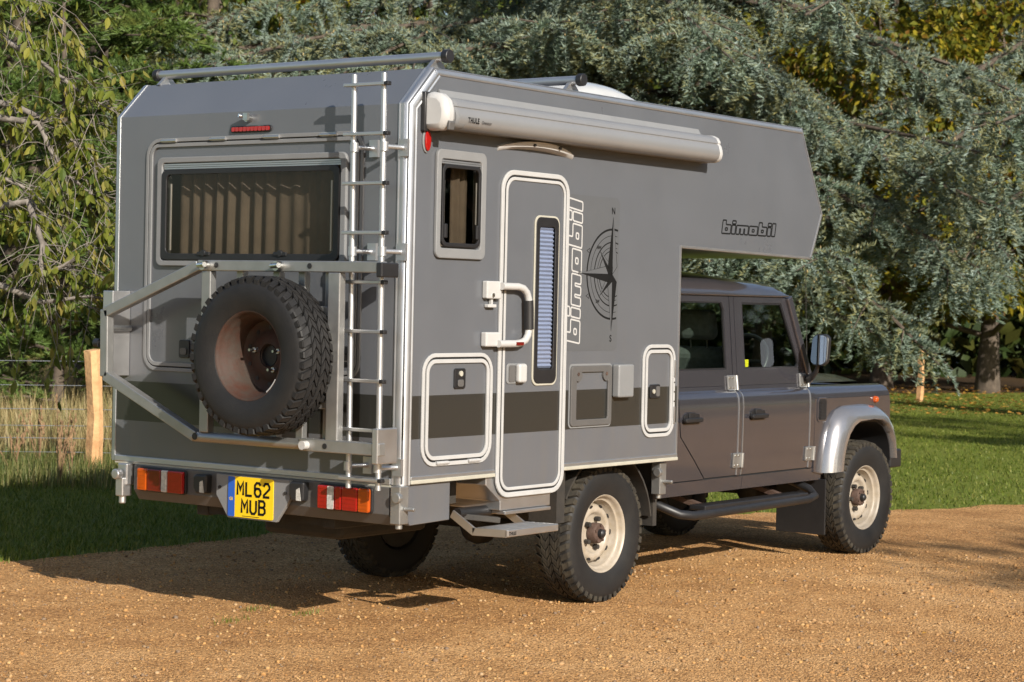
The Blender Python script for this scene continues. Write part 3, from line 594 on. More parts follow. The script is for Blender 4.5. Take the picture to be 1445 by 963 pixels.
AW_T = lambda a, b, d: (a, d-0.0006-max(0, (b-2.572))*-0.085, b)
text_mesh('THULE', 0.037, AW_T, 0, -0.1435, (0.282, 2.560), shear=0.15, sx=0.70, offset=0.0014, parent=aw, space=1.22)
text_mesh('Omnistor', 0.024, AW_T, 0, -0.1435, (0.392, 2.560), shear=0.2, sx=0.85, parent=aw, m='black')
# rain deflector lamp above the door
pts = []
for i in range(13):
    t = i/12; x = 0.715+0.67*t; c = math.sin(math.pi*t)**0.8
    pts.append((x, 2.478+0.046*c*(1.0-0.15*t), 0.012+0.045*c, 0.010+0.018*c))
v = []; f = []
for x, zz, dep, th in pts: v += [(x, -0.001, zz+0.004), (x, -dep, zz), (x, -dep*0.85, zz-th), (x, -0.001, zz-th-0.012)]
for i in range(12):
    for j in range(4): f.append((i*4+j, i*4+(j+1) % 4, i*4+4+(j+1) % 4, i*4+4+j))
f += [(0, 1, 2, 3), (48, 51, 50, 49)]
dl = mesh_obj('door_rain_strip', v, f, 'white', P, smooth=45)
for x in (0.97, 1.20): MB().cyl((x, -0.03, 2.505), (x, -0.060, 2.500), 0.007, 8).build('screw', 'black', dl)

# storage hatches, vent frame, hook-up box
h1 = double_ring('storage_hatch', 0.135, 0.708, 0.866, 1.425, 0.10, 0.040, SIDE, 0.0, 'white_seal', 'white_seal', gap=0.010)
o = slab(rrect(0.390, 0.480, 1.246, 1.348, 0.012), SIDE, -0.001, -0.010).build('hatch_latch', 'black', h1, bevel=0.003)
slab(rrect(0.412, 0.458, 1.256, 1.292, 0.01), SIDE, -0.010, -0.016).build('finger_pull', 'mid_plastic', o, bevel=0.002); MB().cyl((0.436, -0.01, 1.322), (0.436, -0.017, 1.322), 0.014, 12).build('key_barrel', 'cream_trim', o)
for x in (0.30, 0.56): q = MB(); q.box(x-0.045, x+0.045, -0.018, -0.001, 0.872, 0.890); q.cyl((x-0.05, -0.017, 0.882), (x+0.05, -0.017, 0.882), 0.007, 8); q.build('hinge', 'white_seal', h1, bevel=0.002)
h2 = double_ring('filler_hatch', 2.122, 2.468, 0.930, 1.460, 0.09, 0.040, SIDE, 0.0, 'white_seal', 'white_seal', gap=0.010)
o = slab(rrect(2.205, 2.308, 1.152, 1.232, 0.010), SIDE, -0.001, -0.010).build('hatch_latch', 'black', h2, bevel=0.003)
slab(rrect(2.262, 2.300, 1.163, 1.221, 0.01), SIDE, -0.010, -0.013).build('finger_pull', 'mid_plastic', o); MB().cyl((2.236, -0.01, 1.192), (2.236, -0.016, 1.192), 0.013, 12).build('key_barrel', 'cream_trim', o)
for zz in (1.05, 1.32): MB().box(2.452, 2.466, -0.017, -0.002, zz-0.05, zz+0.05).build('hinge', 'alu', h2, bevel=0.002)
for k in range(7): MB().cyl((2.458, -0.010, 1.02+0.055*k), (2.458, -0.0125, 1.02+0.055*k), 0.005, 6).build('screw', 'dark_metal', h2)
fv = ring(rrect(1.410, 1.805, 1.020, 1.348, 0.022), rrect(1.462, 1.768, 1.055, 1.312, 0.012), SIDE, -0.001, -0.013).build('service_flap', 'mid_plastic', P, bevel=0.004)
ring(rrect(1.400, 1.815, 1.010, 1.358, 0.028), rrect(1.410, 1.805, 1.020, 1.348, 0.022), SIDE, -0.0005, -0.003).build('flap_gasket', 'grey_plastic', fv)
for x in (1.478, 1.752):
    slab([(x+0.036*math.cos(t), 1.296+0.034*math.sin(t)) for t in np.linspace(0, 2*math.pi, 16, endpoint=False)], SIDE, -0.002, -0.0125).build('flap_lug', 'mid_plastic', fv); MB().cyl((x-0.004, -0.013, 1.302), (x-0.004, -0.016, 1.302), 0.010, 10).build('flap_lock', 'rust', fv)
slab(rrect(1.818, 1.972, 1.168, 1.352, 0.012), SIDE, -0.001, -0.050).build('hookup_box', 'grey_plastic', P, bevel=0.010, seg=3)

# lettering and compass decal
dp = slab(rrect(1.362, 1.860, 1.428, 2.272, 0.035), SIDE, -0.0004, -0.0012).build('decal_panel', 'decal_panel', P)
def cham(poly, c=0.09):
    out = []; n = len(poly)
    for i in range(n):
        p = Vector(poly[i]); a = Vector(poly[i-1]); b = Vector(poly[(i+1) % n]); da = (a-p); db = (b-p); k = min(c, da.length*0.33, db.length*0.33)
        p1 = p+da.normalized()*k; p2 = p+db.normalized()*k; mid = (p1+p2)/2*0.5+p*0.5
        out += [tuple(p1), tuple(mid), tuple(p2)]
    return out
LET = {'b': (1.12, [[(0, 0), (1.0, 0), (1.0, 1), (0.40, 1), (0.40, 1.48), (0, 1.48)], [(0.36, 0.36), (0.62, 0.36), (0.62, 0.64), (0.36, 0.64)]]),
       'i': (0.54, [[(0, 0), (0.42, 0), (0.42, 1.0), (0, 1.0)], [(0, 1.12), (0.42, 1.12), (0.42, 1.48), (0, 1.48)]]),
       'm': (1.52, [[(0, 0), (0.38, 0), (0.38, 0.62), (0.50, 0.62), (0.50, 0), (0.88, 0), (0.88, 0.62), (1.00, 0.62), (1.00, 0), (1.40, 0), (1.40, 1), (0, 1)]]),
       'o': (1.12, [[(0, 0), (1.0, 0), (1.0, 1), (0, 1)], [(0.36, 0.36), (0.62, 0.36), (0.62, 0.64), (0.36, 0.64)]]),
       'l': (0.54, [[(0, 0), (0.42, 0), (0.42, 1.48), (0, 1.48)]])}
def bim(mp2, w, m, parent, d):
    u = 0.0; tot = sum(LET[c][0] for c in 'bimobil')-0.12
    for c in 'bimobil':
        adv, loops = LET[c]; q = MB()
        for lp in loops:
            pts = cham([(u+a+0.10*b, b) for a, b in lp]); pts = [mp2(a/tot, b/1.48) for a, b in pts]; r_ = ribbon(pts, w, SIDE, d, d-0.0008); q.add(r_.v, r_.f)
        q.build('letter', m, parent); u += adv
bim(lambda a, b: (1.492-0.132*b+0.004*a, 1.468+0.765*a), 0.0085, 'white', dp, -0.0014)
bim(lambda a, b: (2.968+0.645*a, 2.122+0.004*a+0.080*b), 0.009, 'print', P, -0.0004)
CX, CZ, D0 = 1.797, 1.850, -0.0013
def arc_ring(r, w, a0, a1, parent):
    pts = [(CX+r*math.cos(rad(a)), CZ+r*math.sin(rad(a))) for a in np.linspace(a0, a1, 40)]; pts = [p for p in pts if p[0] < 1.855]
    ribbon(pts, w, SIDE, D0, D0-0.0005, closed=False).build('compass_ring', 'print', parent)
for r, w in ((0.247, 0.011), (0.212, 0.003), (0.176, 0.007), (0.148, 0.003), (0.128, 0.005)): arc_ring(r, w, 60, 300, dp)
def star(an, ln, wd, name='compass_point'):
    d = Vector((math.cos(rad(an)), math.sin(rad(an)))); n_ = Vector((-d.y, d.x)); c = Vector((CX, CZ)); tip = c+d*ln
    for s, solid in ((1, True), (-1, False)):
        sh = c+d*wd*0.9+n_*s*wd; tri = [tuple(c), tuple(tip), tuple(sh)]
        if max(p[0] for p in tri) > 1.857: tri = [(min(p[0], 1.857), p[1]) for p in tri]
        if solid: slab(tri, SIDE, D0-0.0006, D0-0.0012).build(name, 'print', dp)
        else:
            slab(tri, SIDE, D0-0.0006, D0-0.0010).build(name, 'decal_panel', dp); ribbon(tri, 0.003, SIDE, D0-0.0011, D0-0.0014).build(name, 'print', dp)
for an, ln in ((135, 0.175), (225, 0.175)): star(an, ln, 0.030)
for an, ln in ((90, 0.315), (270, 0.315), (180, 0.310)): star(an, ln, 0.046)
for an in (152, 208):
    c = Vector((CX+0.262*math.cos(rad(an)), CZ+0.262*math.sin(rad(an)))); ribbon([(c.x-0.02, c.y), (c.x+0.008, c.y+0.014), (c.x+0.008, c.y-0.014)], 0.003, SIDE, D0, D0-0.0005).build('compass_tick', 'print', dp)
for ch, x, zz, s in (('N', 1.778, 2.182, 0.052), ('S', 1.782, 1.478, 0.052), ('W', 1.462, 1.838, 0.032), ('NW', 1.640, 1.985, 0.026), ('SW', 1.640, 1.690, 0.026)):
    text_mesh(ch, s, SIDE, 0, D0-0.0016, (x, zz), offset=0.0006, sx=0.9, parent=dp)

# roof rails and roof vent
for x, y0, y1 in ((0.25, -0.012, 1.965), (1.43, 0.0, 1.965)):
    rr_ = MB().tube([(x, y0, 2.886), (x, y1, 2.886)], 0.024, 14).build('roof_bar', 'alu_trim', P, smooth=50)
    for y in (y0, y1):
        s = -1 if y < 1 else 1
        MB().tube([(x, y, 2.886), (x, y+s*0.038, 2.886)], 0.034, 12).build('bar_end_cap', 'black', rr_, smooth=40, bevel=0.004)
    for y in (y0+0.05, y1-0.05):
        v = [(x-0.07, y-0.012, Z2), (x+0.07, y-0.012, Z2), (x+0.014, y-0.012, 2.876), (x-0.014, y-0.012, 2.876), (x-0.07, y+0.012, Z2), (x+0.07, y+0.012, Z2), (x+0.014, y+0.012, 2.876), (x-0.014, y+0.012, 2.876)]
        mesh_obj('bar_foot', v, [(0, 1, 2, 3), (7, 6, 5, 4), (0, 4, 5, 1), (1, 5, 6, 2), (2, 6, 7, 3), (3, 7, 4, 0)], 'alu', rr_)
v = []; f = []; nx, ny = 14, 10
for i in range(nx+1):
    for j in range(ny+1):
        a, b = i/nx*2-1, j/ny*2-1; hh = max(0, (1-abs(a)**2.6))**0.5*max(0, (1-abs(b)**2.6))**0.5
        v.append((2.72+0.46*a, 0.95+0.36*b, Z2-0.005+0.225*hh))
for i in range(nx):
    for j in range(ny): f.append((i*(ny+1)+j, (i+1)*(ny+1)+j, (i+1)*(ny+1)+j+1, i*(ny+1)+j+1))
mesh_obj('roof_vent', v, f, 'dome', P, smooth=60)

# door step housing and fold-out step
o = slab([(0.690, 0.785), (0.690, 0.745), (0.815, 0.655), (0.815, 0.606), (1.262, 0.606), (1.262, 0.665), (1.385, 0.735), (1.385, 0.785)], SIDE, 0.008, 0.34).build('step_housing', 'cream_step' if 'cream_step' in M else 'alu', P, bevel=0.004)
MB().box(0.835, 1.245, -0.010, 0.25, 0.585, 0.603).build('step_runner', 'alu', o, bevel=0.003)
st = MB().box(0.545, 0.985, -0.245, -0.225, 0.510, 0.548).build('entry_step', 'alu', P, bevel=0.005)
for k in range(6): y = -0.222+k*0.031; MB().box(0.560, 0.985, y, y+0.027, 0.520, 0.545-0.001*(k % 2)).build('step_tread', 'alu', st, bevel=0.003)
for x in (0.545, 0.972): MB().bar((x+0.006, -0.235, 0.528), (x+0.006, -0.02, 0.522), 0.012, 0.040).build('step_arm', 'alu', st, bevel=0.002); MB().bar((x+0.006, -0.03, 0.520), (x+0.006, 0.115, 0.602), 0.012, 0.042).build('step_arm', 'alu', st, bevel=0.002)
text_mesh('THULE', 0.022, SIDE, 0, -0.2456, (0.556, 0.520), sx=0.9, offset=0.0008, parent=st)
MB().bar((0.62, 0.14, 0.585), (0.80, 0.0, 0.56), 0.05, 0.03).build('step_linkage', 'dark_metal', st, bevel=0.004)
MB().cyl((0.60, 0.12, 0.60), (0.86, 0.10, 0.60), 0.028, 12).build('step_motor', 'black', st, smooth=40)

# underbody
ub = MB().box(0.12, 5.55, 0.53, 0.61, 0.52, 0.66).build('chassis_rail', 'dark_metal', P, bevel=0.006)
MB().box(0.12, 5.55, 1.42, 1.50, 0.52, 0.66).build('chassis_rail', 'dark_metal', P, bevel=0.006)
for x in (0.13, 0.95, 2.6, 3.4, 4.3, 5.4): MB().box(x, x+0.08, 0.61, 1.42, 0.53, 0.64).build('cross_member', 'dark_metal', P)
MB().box(0.03, L1-0.05, 0.45, 1.58, 0.66, 0.86).build('subframe', 'dark_metal', P)
for x in (1.953, 5.18):
    ax_ = MB().cyl((x, 0.30, 0.39), (x, 1.62, 0.39), 0.045, 14).build('axle', 'dark_metal', P, smooth=40)
    q = MB(); q.lathe([(0.0, -0.11), (0.07, -0.10), (0.125, -0.05), (0.135, 0.0), (0.125, 0.05), (0.07, 0.10), (0.0, 0.11)], 18); q.v = [(x+a, 1.0+b, 0.39+c) for a, b, c in q.v]; q.build('differential', 'dark_metal', ax_, smooth=50)
    for y in (0.42, 1.50): MB().cyl((x, y, 0.40), (x, y, 0.72), 0.065, 14).build('coil_spring', 'dark_metal', ax_)
MB().box(2.75, 3.35, 0.66, 1.36, 0.36, 0.56).build('gearbox', 'dark_metal', P, bevel=0.03)
MB().box(0.42, 1.15, 0.75, 1.30, 0.42, 0.62).build('fuel_tank', 'dark_metal', P, bevel=0.03)
MB().tube([(3.3, 0.72, 0.44), (2.3, 0.70, 0.50), (1.953, 0.66, 0.60), (1.6, 0.66, 0.52), (1.3, 0.66, 0.50)], 0.03, 10).build('exhaust_pipe', 'rust', P, smooth=40)
MB().tube([(0.33, 0.35, 0.66), (0.36, 0.34, 0.56), (0.46, 0.33, 0.54), (0.60, 0.33, 0.62)], 0.010, 8).build('drain_hose', 'grey_plastic', P, smooth=50)
MB().box(0.10, 0.40, 0.06, 0.50, 0.60, 0.785).build('locker_box', 'dark_metal', P)
MB().box(0.48, 0.69, 0.20, 0.55, 0.64, 0.78).build('tank_box', 'dark_metal', P)
q = MB(); ar = [(1.953+0.47*math.cos(t), 0.39+0.47*math.sin(t)) for t in np.linspace(0.15, math.pi-0.5, 16)]
q = strip([(a, min(b, 0.785)) for a, b in ar], [(1.953+(a-1.953)*0.975, min(0.39+(b-0.39)*0.975, 0.775)) for a, b in ar], SIDE, 0.10, 0.50); q.build('rear_mudguard', 'dark_metal', P, smooth=40)
MB().box(1.355, 1.43, 0.03, 0.5, 0.50, 0.785).build('mud_shield', 'dark_metal', P); MB().box(2.43, 2.47, 0.10, 0.50, 0.40, 0.785).build('mud_shield', 'dark_metal', P)
# ------------------------------------------------------------------ cab of the pickup
def cy(z):
    k = [(0.50, 0.172), (0.63, 0.158), (0.75, 0.150), (1.06, 0.146), (1.115, 0.150), (1.140, 0.160), (1.156, 0.176), (1.166, 0.194), (1.19, 0.198), (1.76, 0.246)]
    for (a, ya), (b, yb) in zip(k, k[1:]):
        if z <= b: return ya+(yb-ya)*(z-a)/(b-a)
    return k[-1][1]
LEV = [0.636, 0.70, 0.75, 0.90, 1.06, 1.09, 1.115, 1.13, 1.14, 1.148, 1.156, 1.162, 1.167, 1.178, 1.19]
def loft(levels, x0, x1, off, th, right, name, m, parent, smooth=40):
    """panel that follows the cab side; x0 and x1 are functions of height"""
    v = []; f = []; n = len(levels)
    for dd in (0.0, th):
        for z in levels:
            for x in (x0(z), x1(z)):
                y = cy(z)-off+dd; v.append((x, y if right else W-y, z))
    for i in range(n-1):
        a = 2*i; f.append((a, a+1, a+3, a+2)); b = 2*n+a; f.append((b, b+2, b+3, b+1))
        f.append((a, a+2, b+2, b)); f.append((a+1, b+1, b+3, a+3))
    f.append((0, 2*n, 2*n+1, 1)); t = 2*(n-1); f.append((t, t+1, 2*n+t+1, 2*n+t))
    return mesh_obj(name, v, f, m, parent, smooth=smooth)
for right in (True, False):
    fl = (lambda y: y) if right else (lambda y: W-y)
    sgn = 1 if right else -1
    CAB = lambda a, b, d, fl=fl: (a, fl(cy(b)-d), b)         # d = how far it stands out
    loft([0.60]+LEV, lambda z: 2.53, lambda z: 4.475, -0.010, 0.02, right, 'cab_side', 'seam', P)
    loft([0.545, 0.58, 0.612, 0.626], lambda z: 2.525, lambda z: 3.548, 0.004, 0.05, right, 'sill', 'cab', P)
    loft([0.545, 0.58, 0.612, 0.626], lambda z: 3.553, lambda z: 4.60, 0.004, 0.05, right, 'sill', 'cab', P)
    diag = lambda z: 2.775+max(0.0, (0.925-z))*1.115
    loft([0.632]+LEV[1:], lambda z: 2.53, lambda z: diag(z)-0.012, 0.0, 0.012, right, 'rear_quarter_panel', 'cab', P)
    up = []
    for nm, x0, x1, uo, hole in (('rear_door', diag, lambda z: 3.476, [(2.775, 1.192), (3.482, 1.192), (3.482, 1.752), (2.775, 1.752)], [(2.83, 1.292), (3.418, 1.292), (3.418, 1.66), (3.395, 1.712), (2.83, 1.712)]),
                              ('front_door', lambda z: 3.530, lambda z: 4.408, [(3.545, 1.192), (4.440, 1.192), (4.420, 1.27), (4.205, 1.752), (3.545, 1.752)], [(3.640, 1.296), (4.325, 1.296), (4.345, 1.315), (4.340, 1.34), (4.150, 1.712), (3.640, 1.712)])):
        dr = loft(LEV, x0, x1, 0.0, 0.02, right, nm, 'cab', P)
        for xe in ((x1(1), ) if nm == 'rear_door' else (x0(1), x1(1))):
            loft(LEV, lambda z, xe=xe: xe-0.004, lambda z, xe=xe: xe+0.004, 0.004, 0.01, right, 'door_edge', 'alu_trim', dr)  # bright aluminium strip added to stand in for sun glint on the door seams
        holed(uo, [hole], CAB, 0.0, -0.025).build('window_frame', 'cab', dr)
        hc = (sum(p[0] for p in hole)/len(hole), sum(p[1] for p in hole)/len(hole))
        inner = [(hc[0]+(p[0]-hc[0])*0.965, hc[1]+(p[1]-hc[1])*0.955) for p in hole]
        ring(hole, inner, CAB, -0.004, -0.016).build('window_seal', 'black', dr)
        slab(inner, CAB, -0.010, -0.012).build('pane', 'cab_glass', dr)
        hx = 2.90 if nm == 'rear_door' else 3.70
        hb = slab(rrect(hx-0.085, hx+0.095, 0.975, 1.035, 0.02), CAB, -0.001, 0.010).build('door_handle', 'black', dr, bevel=0.003)
        slab(rrect(hx-0.10, hx+0.10, 0.985, 1.012, 0.012), CAB, 0.010, 0.036).build('handle_grip', 'black', dr, bevel=0.006); slab(rrect(hx-0.045, hx+0.03, 1.005, 1.045, 0.012), CAB, 0.004, 0.022).build('handle_lock', 'black', dr, bevel=0.005)
        for z in (0.728, 1.210):
            hx2 = (3.476 if nm == 'rear_door' else 4.412) if z < 1 else (3.468 if nm == 'rear_door' else 4.395)
            h_ = slab(rrect(hx2-0.062, hx2+0.030, z-0.047, z+0.047, 0.008), CAB, 0.0, 0.012).build('hinge', 'carrier', dr, bevel=0.003)
            a = CAB(hx2+0.040, z-0.045, 0.012); b = CAB(hx2+0.040, z+0.045, 0.012); MB().cyl(a, b, 0.013, 10).build('hinge_pin', 'carrier', dr, smooth=40)
            for bx, bz in ((-0.045, -0.03), (-0.045, 0.03), (-0.005, -0.03), (-0.005, 0.03)): MB().cyl(CAB(hx2+bx, z+bz, 0.012), CAB(hx2+bx, z+bz, 0.016), 0.007, 6).build('hinge_screw', 'chrome', dr)
    # narrow door pillars between the seams
    loft([0.632]+LEV[1:], lambda z: 3.484, lambda z: 3.522, 0.001, 0.02, right, 'door_pillar', 'cab', P)
    holed([(3.490, 1.192), (3.537, 1.192), (3.537, 1.752), (3.490, 1.752)], [], CAB, 0.001, -0.02).build('door_pillar', 'cab', P)
    loft([0.632]+LEV[1:], lambda z: 4.416, lambda z: 4.470, 0.001, 0.02, right, 'bulkhead_post', 'cab', P)
    # windscreen pillar
    a0, a1 = Vector((4.475, fl(cy(1.2)), 1.192)), Vector((4.235, fl(cy(1.752)), 1.752))
    MB().bar(a0, a1, 0.06, 0.05, up=(0, sgn, 0)).build('windscreen_pillar', 'cab', P, bevel=0.008)
    # front wing with wheel opening, and its bright flare
    att = [(4.585, 0.590), (4.600, 0.700), (4.640, 0.840), (4.690, 0.945), (4.760, 1.005), (4.860, 1.030), (5.130, 1.036), (5.290, 1.030), (5.400, 0.995), (5.480, 0.930), (5.530, 0.830), (5.555, 0.660)]
    opn = [(4.730, 0.600), (4.742, 0.690), (4.770, 0.770), (4.815, 0.840), (4.880, 0.893), (4.960, 0.922), (5.150, 0.930), (5.290, 0.922), (5.380, 0.892), (5.450, 0.835), (5.495, 0.755), (5.515, 0.650)]
    wing = [(4.476, 0.632), (4.476, 1.085), (5.545, 1.085), (5.580, 1.05), (5.590, 0.66)]
    cut = [(x+(0.02 if x < 5.1 else -0.02), zz-0.01) for x, zz in att]
    holed([(4.476, 1.085), (4.476, 0.60)]+cut+[(5.592, 0.66), (5.588, 1.04), (5.575, 1.085)], [], lambda a, b, d, fl=fl: (a, fl(0.148+d), b), 0.0, 0.02).build('front_wing', 'cab', P)
    lv = [1.086, 1.10, 1.12, 1.135, 1.148, 1.158, 1.166, 1.172]; yy = [0.148, 0.150, 0.155, 0.162, 0.172, 0.186, 0.205, 0.230]
    v = []; f = []
    for zz, y in zip(lv, yy):
        e = 5.575-max(0, (zz-1.10))*0.6
        v += [(4.476, fl(y), zz), (e, fl(y), zz-0.004*(zz-1.086)/0.08), (e, fl(0.45), zz-0.02), (4.476, fl(0.45), zz)]
    for i in range(len(lv)-1): a = i*4; f += [(a, a+1, a+5, a+4), (a+1, a+2, a+6, a+5)]
    t = (len(lv)-1)*4; f.append((t, t+1, t+2, t+3))
    mesh_obj('wing_top', v, f, 'cab', P, smooth=60)
    v = []; f = []; n = len(att); sect = ((0.0, 0.150), (0.06, 0.118), (0.30, 0.080), (0.62, 0.056), (0.92, 0.050), (1.0, 0.058), (0.97, 0.16))
    for k, y in sect:
        for (ax_, az), (bx, bz) in zip(att, opn): v.append((ax_+(bx-ax_)*k, fl(y), az+(bz-az)*k))
    for s_ in range(len(sect)-1):
        for i in range(n-1): f.append((s_*n+i, s_*n+i+1, (s_+1)*n+i+1, (s_+1)*n+i))
    f.append(tuple(s_*n for s_ in range(len(sect)))); f.append(tuple(s_*n+n-1 for s_ in range(len(sect))))
    mesh_obj('wheel_arch_flare', v, f, 'flare', P, smooth=50)
    arch = [(x, z) for x, z in opn]
    strip(arch, [(5.12+(x-5.12)*0.98, z-0.015) for x, z in arch], lambda a, b, d, fl=fl: (a, fl(d), b), 0.10, 0.58).build('arch_liner', 'black', P, smooth=40)
    slab(rrect(4.505, 4.640, 0.930, 1.095, 0.03), lambda a, b, d, fl=fl: (a, fl(0.148-d), b), 0.0, 0.006).build('wing_vent', 'cab', P, bevel=0.003)
    wv = slab(rrect(4.522, 4.618, 0.945, 1.082, 0.02), lambda a, b, d, fl=fl: (a, fl(0.148-d), b), 0.006, 0.011).build('vent_grille', 'black', P)
    for k in range(6): MB().box(4.532, 4.608, min(fl(0.136), fl(0.132)), max(fl(0.136), fl(0.132)), 0.955+k*0.020, 0.963+k*0.020).build('grille_slat', 'black', wv)
    q = MB(); q.lathe([(0.0, -0.03), (0.014, -0.028), (0.022, -0.018), (0.024, 0.0)], 14); q.v = [(5.345+a, fl(0.148+b), 1.062+c) for a, b, c in q.v]; q.build('side_indicator', 'amber', P, smooth=50)
    # rock slider step
    tb = [(2.66, 0.36, 0.54), (2.68, 0.24, 0.50), (2.76, 0.12, 0.442), (2.86, 0.085, 0.430), (4.30, 0.085, 0.440), (4.40, 0.095, 0.452), (4.43, 0.15, 0.49), (4.42, 0.30, 0.545)]
    sl = MB().tube([(x, fl(y), z) for x, y, z in tb], 0.028, 12).build('side_step', 'cabblack' if 'cabblack' in M else 'black', P, smooth=50)
    MB().box(2.98, 4.28, min(fl(0.075), fl(0.19)), max(fl(0.075), fl(0.19)), 0.452, 0.482).build('step_pad', 'black', sl, bevel=0.006)
    for x in (3.1, 4.1): MB().bar((x, fl(0.12), 0.45), (x, fl(0.55), 0.56), 0.05, 0.03).build('step_bracket', 'rust', sl)
    MB().box(4.625, 4.64, min(fl(0.135), fl(0.505)), max(fl(0.135), fl(0.505)), 0.172, 0.545).build('mud_flap', 'black', P, bevel=0.003)
    # door mirror
    mb_ = slab(rrect(-0.025, 0.092, 1.312, 1.518, 0.042), lambda a, b, d, fl=fl: (4.30+d+0.10*(0.03-a)+0.13*(b-1.415), fl(a), b), 0.0, 0.045).build('door_mirror', 'black', P, bevel=0.010, seg=3)
    slab(rrect(-0.018, 0.085, 1.320, 1.510, 0.036), lambda a, b, d, fl=fl: (4.30+d+0.10*(0.03-a)+0.13*(b-1.415), fl(a), b), -0.002, -0.004).build('mirror_glass', 'mirror', mb_)
    MB().tube([(4.33, fl(0.055), 1.315), (4.34, fl(0.075), 1.27), (4.37, fl(0.12), 1.235), (4.43, fl(0.19), 1.215)], [0.010, 0.016, 0.022, 0.028], 10).build('mirror_arm', 'black', mb_, smooth=50)
    # front bumper end and headlamp side
    MB().box(5.72, 5.90, min(fl(0.20), fl(0.40)), max(fl(0.20), fl(0.40)), 0.560, 0.690).build('bumper_end', 'black', P, bevel=0.012)
    q = MB(); q.lathe([(0.0, -0.02), (0.06, -0.015), (0.09, 0.0), (0.095, 0.03)], 20); q.v = [(5.60-b, fl(0.40)+a, 0.92+c) for a, b, c in q.v]; q.build('headlamp', 'clear', P, smooth=50)
# roof: domed shell with a gutter
v = []; f = []; ys = [0.240, 0.246, 0.275, 0.320, 0.40, 0.55, 0.80, W/2]; hs = [0.0, 0.030, 0.072, 0.098, 0.120, 0.142, 0.160, 0.165]
ys2 = ys+[W-y for y in ys[-2::-1]]; hs2 = hs+hs[-2::-1]
xs = [(2.53, 0.90), (2.75, 1.0), (3.35, 1.0), (3.60, 0.86), (3.90, 0.76), (4.10, 0.66), (4.18, 0.50), (4.225, 0.24), (4.24, 0.0)]
for x, k in xs:
    for y, h in zip(ys2, hs2): v.append((x, y, 1.766+h*k))
n = len(ys2)
for i in range(len(xs)-1):
    for j in range(n-1): f.append((i*n+j, i*n+j+1, (i+1)*n+j+1, (i+1)*n+j))
f.append(tuple(range(n)))
mesh_obj('cab_roof', v, f, 'cab', P, smooth=60)
q = MB(); q.box(2.53, 4.235, 0.228, 0.262, 1.753, 1.767); q.box(2.53, 4.235, W-0.262, W-0.228, 1.753, 1.767); q.box(4.215, 4.25, 0.263, W-0.263, 1.745, 1.767)
q.build('roof_gutter', 'cab', P, bevel=0.004)
MB().box(2.53, 2.56, 0.20, W-0.20, 0.55, 1.26).build('cab_back', 'interior', P)
# windscreen, bulkhead, bonnet, front
v = [(4.470, 0.23, 1.215), (4.470, W-0.23, 1.215), (4.250, W-0.27, 1.745), (4.250, 0.27, 1.745)]
mesh_obj('windscreen', v, [(0, 1, 2, 3)], 'cab_glass', P)
MB().box(4.455, 4.50, 0.20, W-0.20, 0.60, 1.215).build('bulkhead', 'cab', P, bevel=0.006)
v = []; f = []; nb = 9
for i, x in enumerate((4.50, 4.75, 5.05, 5.30, 5.48, 5.55)):
    for j in range(nb):
        t = j/(nb-1); y = 0.36+t*(W-0.72); e = min(1, min(t, 1-t)/0.12); h = 1.178+0.075*e*(1-0.55*((x-4.5)/1.05)**1.6)-(0.06 if i == 5 else 0)
        v.append((x, y, h))
for i in range(5):
    for j in range(nb-1): f.append((i*nb+j, i*nb+j+1, (i+1)*nb+j+1, (i+1)*nb+j))
mesh_obj('bonnet', v, f, 'cab', P, smooth=50)
MB().box(5.545, 5.592, 0.170, W-0.170, 0.66, 1.148).build('front_panel', 'cab', P, bevel=0.02)
MB().box(5.594, 5.62, 0.58, W-0.58, 0.74, 1.10).build('radiator_grille', 'black', P, bevel=0.004)
MB().box(5.70, 5.91, 0.41, W-0.41, 0.555, 0.695).build('front_bumper', 'black', P, bevel=0.012)
MB().box(4.70, 5.50, 0.60, W-0.60, 0.62, 1.12).build('engine_bay', 'dark_metal', P)
for y in (0.55, W-0.55): MB().box(5.50, 5.72, y-0.04, y+0.04, 0.55, 0.66).build('bumper_iron', 'dark_metal', P)
MB().tube([(4.86, 0.42, 1.16), (4.86, 0.42, 1.22), (4.84, 0.425, 1.60), (4.82, 0.43, 1.945)], [0.006, 0.0035, 0.002, 0.0015], 6).build('aerial', 'dark_metal', P)
# cab interior
MB().box(2.56, 4.45, 0.20, W-0.20, 0.60, 0.72).build('cab_floor', 'interior', P)
q = MB(); q.box(4.24, 4.44, 0.24, W-0.24, 0.95, 1.245); q.build('dashboard', 'black', P, bevel=0.03)
def seat(x, y, w=0.46):
    s = MB().box(x-0.10, x+0.38, y-w/2, y+w/2, 0.74, 0.98).build('seat', 'seat', P, bevel=0.05, seg=3)
    q = MB(); q.bar((x-0.02, y, 0.92), (x-0.20, y, 1.42), w, 0.13, up=(1, 0, 0.3)); q.build('seat_back', 'seat', s, bevel=0.05, seg=3)
    q = MB(); q.bar((x-0.205, y, 1.47), (x-0.245, y, 1.66), 0.26, 0.10, up=(1, 0, 0.2)); q.build('headrest', 'seat', s, bevel=0.04, seg=3)
    for dy in (-0.06, 0.06): MB().cyl((x-0.20, y+dy, 1.40), (x-0.215, y+dy, 1.50), 0.006, 6).build('headrest_post', 'chrome', s)
for y in (0.52, 1.515): seat(3.80, y)
for y in (0.52, W/2, 1.515): seat(2.93, y, 0.44)
q = MB(); cx_, cz_ = 4.13, 1.33; tl = rad(28)
pts = [(cx_+0.19*math.sin(t)*math.sin(tl), 0.52+0.19*math.cos(t), cz_+0.19*math.sin(t)*math.cos(tl)) for t in np.linspace(0, 2*math.pi, 28)]
q.tube(pts, 0.014, 8, cap=False)
